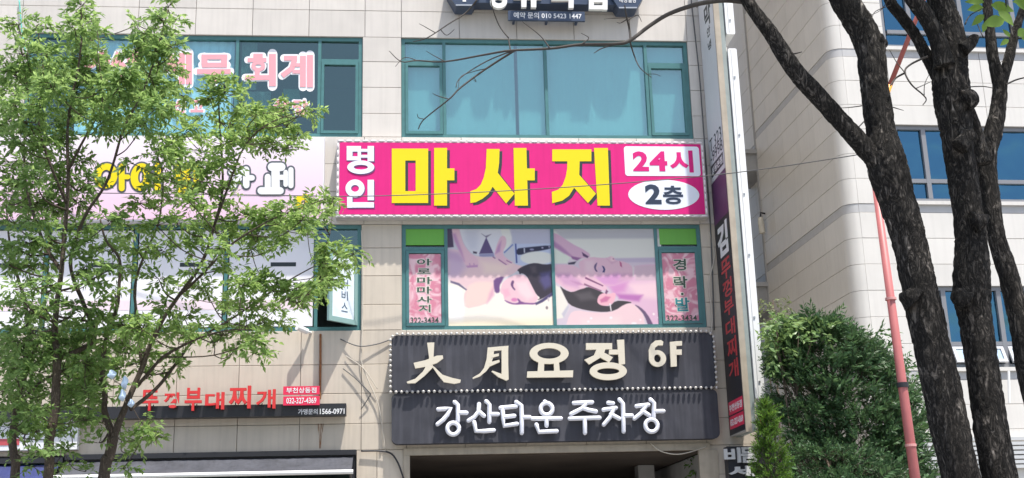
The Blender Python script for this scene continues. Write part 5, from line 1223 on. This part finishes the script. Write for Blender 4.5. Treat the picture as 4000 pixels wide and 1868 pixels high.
stem('trunk', [(4130, 1868, 100), (4030, 1500, 95), (3978, 1230, 86), (3935, 1060, 80), (3895, 934, 70), (3870, 780, 74), (3855, 620, 78), (3880, 520, 72), (3902, 400, 60), (3905, 320, 58)], 64, 20, .35, bx_+.2)
stem('limb', [(3905, 330, 56), (3878, 220, 46), (3866, 110, 40), (3856, 0, 38), (3850, -250, 34)], 24, 12, .35)
stem('limb', [(3905, 340, 52), (3935, 250, 44), (3965, 130, 36), (3998, 30, 30), (4080, -200, 26)], 24, 12, .35)
stem('limb', [(3845, 640, 66), (3820, 540, 52), (3790, 440, 44), (3760, 400, 40)], 24, 10, .2)
stem('limb', [(3440, 640, 90), (3375, 575, 82), (3290, 480, 76), (3200, 380, 74), (3100, 270, 72), (3010, 130, 62), (2930, 20, 54), (2880, -80, 48), (2760, -300, 40)], 56, 20, -.02)
stem('limb', [(3690, 260, 84), (3660, 150, 70), (3620, 70, 66), (3565, -10, 66), (3480, -160, 54), (3400, -400, 40)], 30, 12, -.06)
stem('limb', [(3660, 300, 50), (3625, 230, 48), (3570, 130, 46), (3510, 50, 46), (3470, -10, 44), (3400, -200, 34)], 26, 12, .1)
# cut stubs and burls
stem('stub', [(3760, 195, 60), (3785, 175, 50), (3805, 150, 40), (3808, 140, 30)], 20, 8, -.06)
stem('stub', [(3765, 395, 90), (3790, 385, 84), (3806, 378, 62)], 24, 8, -.06)
stem('stub', [(3745, 575, 70), (3780, 535, 56), (3798, 518, 44)], 20, 8, -.10)
stem('stub', [(3800, 870, 90), (3830, 862, 60), (3858, 845, 24)], 20, 8, -.06)
stem('stub', [(3570, 1170, 110), (3545, 1150, 80), (3535, 1135, 50)], 20, 8, -.05)
stem('stub', [(3775, 1180, 90), (3752, 1160, 76), (3745, 1130, 50)], 20, 8, -.05)
stem('stub', [(3430, 160, 70), (3450, 168, 46), (3460, 160, 22)], 20, 8, -.04)
def twig(pts, w0, w1, yoff=0., nm='twig'):
    P = smooth_path([at(x, y, BY+yoff+.05*math.sin(i*1.7)) for i, (x, y) in enumerate(pts)], 5); n = len(P)
    rad = [(w0+(w1-w0)*i/(n-1))*.5*mpp(p) for i, p in enumerate(P)]
    mb = MB(); mb.tube(P, rad, 7); return mb.build(nm, twig_m, bt, smooth=True)
twig([(2925, 10), (2860, 3), (2800, 4), (2716, 19), (2615, 54), (2538, 101), (2460, 159), (2406, 172), (2266, 175), (2149, 190), (1994, 198), (1900, 213), (1738, 241), (1630, 237), (1568, 241), (1521, 200)], 22, 3, 0, 'branch')
twig([(2010, 198), (1900, 268), (1800, 342), (1754, 388), (1657, 466), (1634, 505)], 9, 4)
twig([(2002, 198), (1900, 240), (1800, 303), (1781, 342)], 6, 3)
twig([(2460, 159), (2475, 210), (2499, 264), (2545, 303)], 7, 3); twig([(2464, 159), (2458, 110), (2448, 70), (2440, 20)], 10, 5)
twig([(2450, 75), (2425, 90), (2410, 88)], 5, 2); twig([(2452, 80), (2490, 60), (2506, 85)], 5, 2); twig([(2448, 70), (2390, 72), (2360, 75)], 4, 2)
twig([(2149, 190), (2110, 140), (2040, 85)], 6, 2); twig([(1986, 148), (1950, 100), (1924, 31), (1915, -20)], 6, 3); twig([(1994, 198), (1986, 148)], 6, 5)
twig([(1863, 0), (1820, 50), (1754, 93), (1669, 148), (1614, 163)], 7, 3); twig([(1700, 128), (1660, 105), (1638, 93)], 4, 2); twig([(1720, 115), (1745, 138), (1775, 115)], 4, 2)
twig([(1754, 388), (1710, 375), (1690, 365)], 5, 2); twig([(1657, 466), (1635, 460), (1630, 446)], 4, 2); twig([(1738, 241), (1690, 215), (1665, 200)], 4, 2); twig([(1630, 237), (1580, 225), (1545, 260)], 4, 2)
twig([(2266, 175), (2300, 150), (2270, 130)], 5, 2); twig([(2406, 172), (2350, 190), (2320, 208)], 6, 3); twig([(1900, 268), (1850, 280), (1800, 300), (1790, 345)], 4, 2); twig([(1850, 300), (1860, 320), (1850, 312)], 3, 2)
twig([(2740, 15), (2725, 25), (2722, 30)], 8, 3); twig([(2525, 290), (2560, 290), (2580, 298)], 3, 2)
twig([(3625, 220), (3560, 250), (3535, 280), (3560, 330), (3605, 370), (3618, 390), (3605, 410)], 9, 4, -.1); twig([(3535, 285), (3500, 240), (3475, 195)], 5, 2, -.1); twig([(3535, 285), (3500, 305), (3478, 335)], 9, 5, -.1)
twig([(3580, 345), (3640, 318)], 4, 2, -.1); twig([(3610, 375), (3612, 330), (3630, 290)], 4, 2, -.1); twig([(3490, 420), (3530, 432)], 5, 2, -.1); twig([(3370, 413), (3320, 420), (3280, 422)], 5, 2, -.1)
twig([(3375, 475), (3340, 510), (3325, 515)], 5, 2, -.1); twig([(3780, 340), (3840, 338), (3880, 345)], 5, 3, -.05); twig([(3930, 330), (3970, 312), (4010, 302)], 8, 5, .3); twig([(3895, 250), (3925, 235)], 4, 2, .3)
twig([(3770, 95), (3790, 60), (3840, 32)], 6, 3, .1); twig([(3840, 145), (3820, 100), (3810, 65)], 5, 2, .2); twig([(3955, 140), (3945, 90), (3930, 20), (3925, -40)], 8, 4, .2); twig([(3470, 0), (3440, 40), (3400, 60)], 4, 2, -.1); twig([(3480, 20), (3420, 45), (3405, 75)], 4, 2, 0)
twig([(3075, 212), (3105, 210), (3132, 203)], 9, 3, -.03)
# big fresh leaves at the top right
bl = leafmat('leaf_big', (.10, .20, .03), (.17, .29, .05), .45, .4)
for (x, y, L, w, ang) in ((3845, 8, 75, 30, 170), (3842, 30, 70, 34, 185), (3845, 58, 60, 30, 215), (3870, 20, 95, 46, -10), (3900, 40, 80, 40, -60), (3925, 80, 105, 52, 190), (3920, 60, 60, 40, 120), (3955, 8, 60, 26, 0),
                     (3990, 10, 70, 26, 20), (3975, 140, 70, 46, 30), (3945, 145, 46, 20, 120), (3940, 155, 50, 22, 210), (3935, 0, 60, 34, 80), (3990, 150, 80, 40, -10), (3885, 0, 80, 40, 60), (3960, -10, 70, 36, -30), (3848, 90, 40, 22, 250)):
    c = at(x, y, BY+.1+random.uniform(-.15, .15)); k = mpp(c); a = R(ang); Lm, wm_ = L*k, w*k
    dx, dz = math.cos(a), math.sin(a); tl = random.uniform(-.5, .5)
    vs = []; n = 6
    for i in range(n+1):
        t = i/n; hw = wm_*.5*math.sin(math.pi*min(1, t**.8))*1.0; cx = c.x+dx*Lm*t; cz = c.z+dz*Lm*t-.10*Lm*t*t; cy = c.y+tl*Lm*t
        vs += [(cx-dz*hw, cy-.25*hw, cz+dx*hw), (cx, cy+.0, cz), (cx+dz*hw, cy-.25*hw, cz-dx*hw)]
    fs = []
    for i in range(n): b = 3*i; fs += [(b, b+1, b+4, b+3), (b+1, b+2, b+5, b+4)]
    mb = MB(); mb.add(vs, fs); mb.build('leaf', bl, bt, smooth=True)
# the crown overhead, above the picture, shading the stems
lv = Leaves(); tw = MB()
for j in range(150):
    c = Vector((random.uniform(1.6, 5.6), random.uniform(-15.8, -11.8), random.uniform(6.5, 8.8)))
    if ((c.x-3.4)/2.2)**2+((c.y+13.4)/2.3)**2 > 1: continue
    for s_ in range(4):
        d = rnd_dir(); lv.spray(c+d*.25*random.random(), d, 7, .35, .12, .06)
lv.build('crown', bl, bt)

# ------------------------------------------------------------------ conifers and shrubs by the office building
random.seed(31)
needle = leafmat('needle_dark', (.032, .078, .032), (.095, .185, .07), .25, .5)
needle_b = leafmat('needle_bright', (.06, .14, .02), (.12, .24, .03), .3, .5)
lightleaf = leafmat('leaf_light', (.10, .19, .06), (.22, .33, .12), .35, .4)
def conifer(label, cx, base_y, Y0, rows, m, seed, n, L, flat=.6, name='conifer'):
    """rows: (py, px left, px right) outline of the crown"""
    random.seed(seed)
    g = at(cx, base_y, Y0); t = thing(name, (g.x, Y0, 0), label, 'conifer')
    top = at(rows[0][1]*.5+rows[0][2]*.5, rows[0][0], Y0)
    mb = MB(); mb.tube([(g.x, Y0, -.02), (g.x, Y0, top.z*.5), (top.x, Y0, top.z-.05)], [.12, .08, .01], 10); mb.build('trunk', bark_l, t, smooth=True)
    lv = Leaves(); tw = MB()
    zs_ = [r[0] for r in rows]
    def half(py):
        for r0, r1 in zip(rows, rows[1:]):
            if r0[0] <= py <= r1[0]:
                k = (py-r0[0])/(r1[0]-r0[0]); return r0[1]+(r1[1]-r0[1])*k, r0[2]+(r1[2]-r0[2])*k
        return rows[-1][1:]
    for j in range(n):
        py = random.uniform(rows[0][0], rows[-1][0]+160); l, r = half(min(py, rows[-1][0]))
        a = random.uniform(-math.pi, 0) if random.random() < .75 else random.uniform(0, math.pi)
        rr = .3+.7*random.random()**.45
        cl = noise.noise(Vector((math.cos(a)*2.6+seed, math.sin(a)*2.6, py*.014)))
        lump = min(1.06, 1+.42*cl)
        if cl < -.08 and rr > .62: continue
        stray = random.random() < .07 and math.cos(a) > -.3
        if stray: rr = random.uniform(.98, 1.16)
        c = (l+r)/2; wd = (r-l)/2*mpp(at(c, py, Y0)); q = at(c+(r-l)/2*math.cos(a)*rr*lump, py, Y0)
        b0 = Vector((q.x, Y0+wd*math.sin(a)*rr*lump*flat, q.z)); ax = b0-Vector((at(c, py, Y0).x, Y0, b0.z-.05)); ax.normalize()
        d = (ax*.8+Vector((random.gauss(0, .4), random.gauss(0, .4), .5+random.gauss(0, .3)))).normalized(); ln = L*random.uniform(.6, 1.5)*(1.5 if stray else 1)
        tw.tube([b0-d*ln*.5, b0+d*ln*.8], [.004, .002], 3, cap=False)
        nrm = d.cross(rnd_dir()).normalized(); nn = 9
        for e_ in range(nn):
            h = (e_+.4)/nn; b = b0+d*ln*h+Vector((0, 0, -.18*ln*h*h)); w = ln*.42*(1-h*.55)
            for sg in (-1, 1):
                lv.needle(b, (nrm*sg*.8+d*.75+Vector((0, 0, random.gauss(-.05, .25)))).normalized(), w, w*.30)
        lv.needle(b0+d*ln*.8, d, ln*.3, ln*.07)
    tw.build('branches', bark_l, t, smooth=True)
    lv.build('crown', m, t); return t
conifer('dark green yew-like conifer filling the corner left of the salmon pole', 3280, 1868, -1.6,
        [(1270, 3110, 3200), (1305, 3060, 3310), (1350, 3035, 3370), (1400, 3025, 3430), (1480, 3015, 3480), (1560, 3015, 3540), (1640, 3025, 3590), (1720, 3035, 3610), (1868, 3050, 3600)], needle, 41, 5600, .215)
conifer('low dark conifer shoots at the bottom edge left of the salmon pole', 3350, 1868, -2.6, [(1760, 3140, 3300), (1800, 3110, 3440), (1868, 3090, 3560)], needle, 42, 900, .18)
conifer('bright green narrow thuja beside the blade sign', 3000, 1868, -3.0, [(1575, 2975, 2990), (1630, 2970, 3015), (1700, 2962, 3040), (1780, 2952, 3062), (1868, 2945, 3085)], needle_b, 43, 1100, .11, 1.0)
def bush(label, blobs, Y0, m, seed, L, w, gx, cat='shrub'):
    random.seed(seed); t = thing('shrub', (gx, Y0, 0), label, cat); lv = Leaves(); tw = MB()
    tw.tube([(gx, Y0, -.02), (gx+.05, Y0, 1.2), at(blobs[0][0], blobs[0][1], Y0)], [.04, .03, .01], 8)
    for x, y, r, n in blobs:
        c = at(x, y, Y0+random.uniform(-.2, .2)); k = mpp(c); j_ = Vector((gx+.05, Y0, max(1.2, c.z-.9))); tw.tube([Vector((gx+.05, Y0, 1.0)), j_, j_.lerp(c, .6)+Vector((0, .05, -.05)), c], [.02, .016, .010, .004], 5)
        for j in range(n):
            d = rnd_dir(); lv.spray(c+d*r*k*random.random()**.5, d+Vector((0, -.2, .2)), 5, L*1.8, L, w)
    tw.build('stem', bark_l, t, smooth=True); lv.build('crown', m, t); return t
bush('light green large-leaved shrub between the blade sign and the dark conifer', [(3030, 1275, 36, 15), (3075, 1285, 40, 18), (3020, 1325, 34, 14), (3075, 1345, 40, 16), (3120, 1300, 28, 10), (3035, 1385, 30, 10), (3230, 1285, 28, 8), (3180, 1295, 26, 8), (3045, 1430, 26, 8)], -1.95, lightleaf, 51, .12, .06, at(3130, 1868, -1.95).x)
bush('thin pale sapling reaching up the shaded side wall', [(3020, 1170, 30, 7), (3045, 1210, 34, 9), (3005, 1230, 30, 8), (3030, 1260, 36, 9)], 1.2, leafmat('leaf_pale', (.10, .14, .06), (.18, .22, .10), .3), 52, .09, .04, at(3030, 1868, 1.2).x)
bush('loose green shrub with pointed leaves behind the salmon pole', [(3440, 1330, 26, 7), (3400, 1310, 24, 5), (3480, 1480, 34, 10), (3560, 1480, 34, 10), (3590, 1560, 30, 9), (3510, 1560, 34, 10), (3450, 1460, 30, 8), (3600, 1440, 22, 5), (3450, 1560, 40, 12)], -.2, leafmat('leaf_mid', (.03, .09, .025), (.09, .17, .05), .3), 53, .15, .045, at(3500, 1868, -.2).x)
bush('small green shrub inside the parking entrance', [(2735, 1815, 26, 12), (2755, 1800, 22, 9), (2720, 1840, 26, 10), (2750, 1850, 26, 10)], .9, leafmat('leaf_in', (.05, .14, .02), (.12, .26, .04), .4), 54, .09, .05, 4.9)
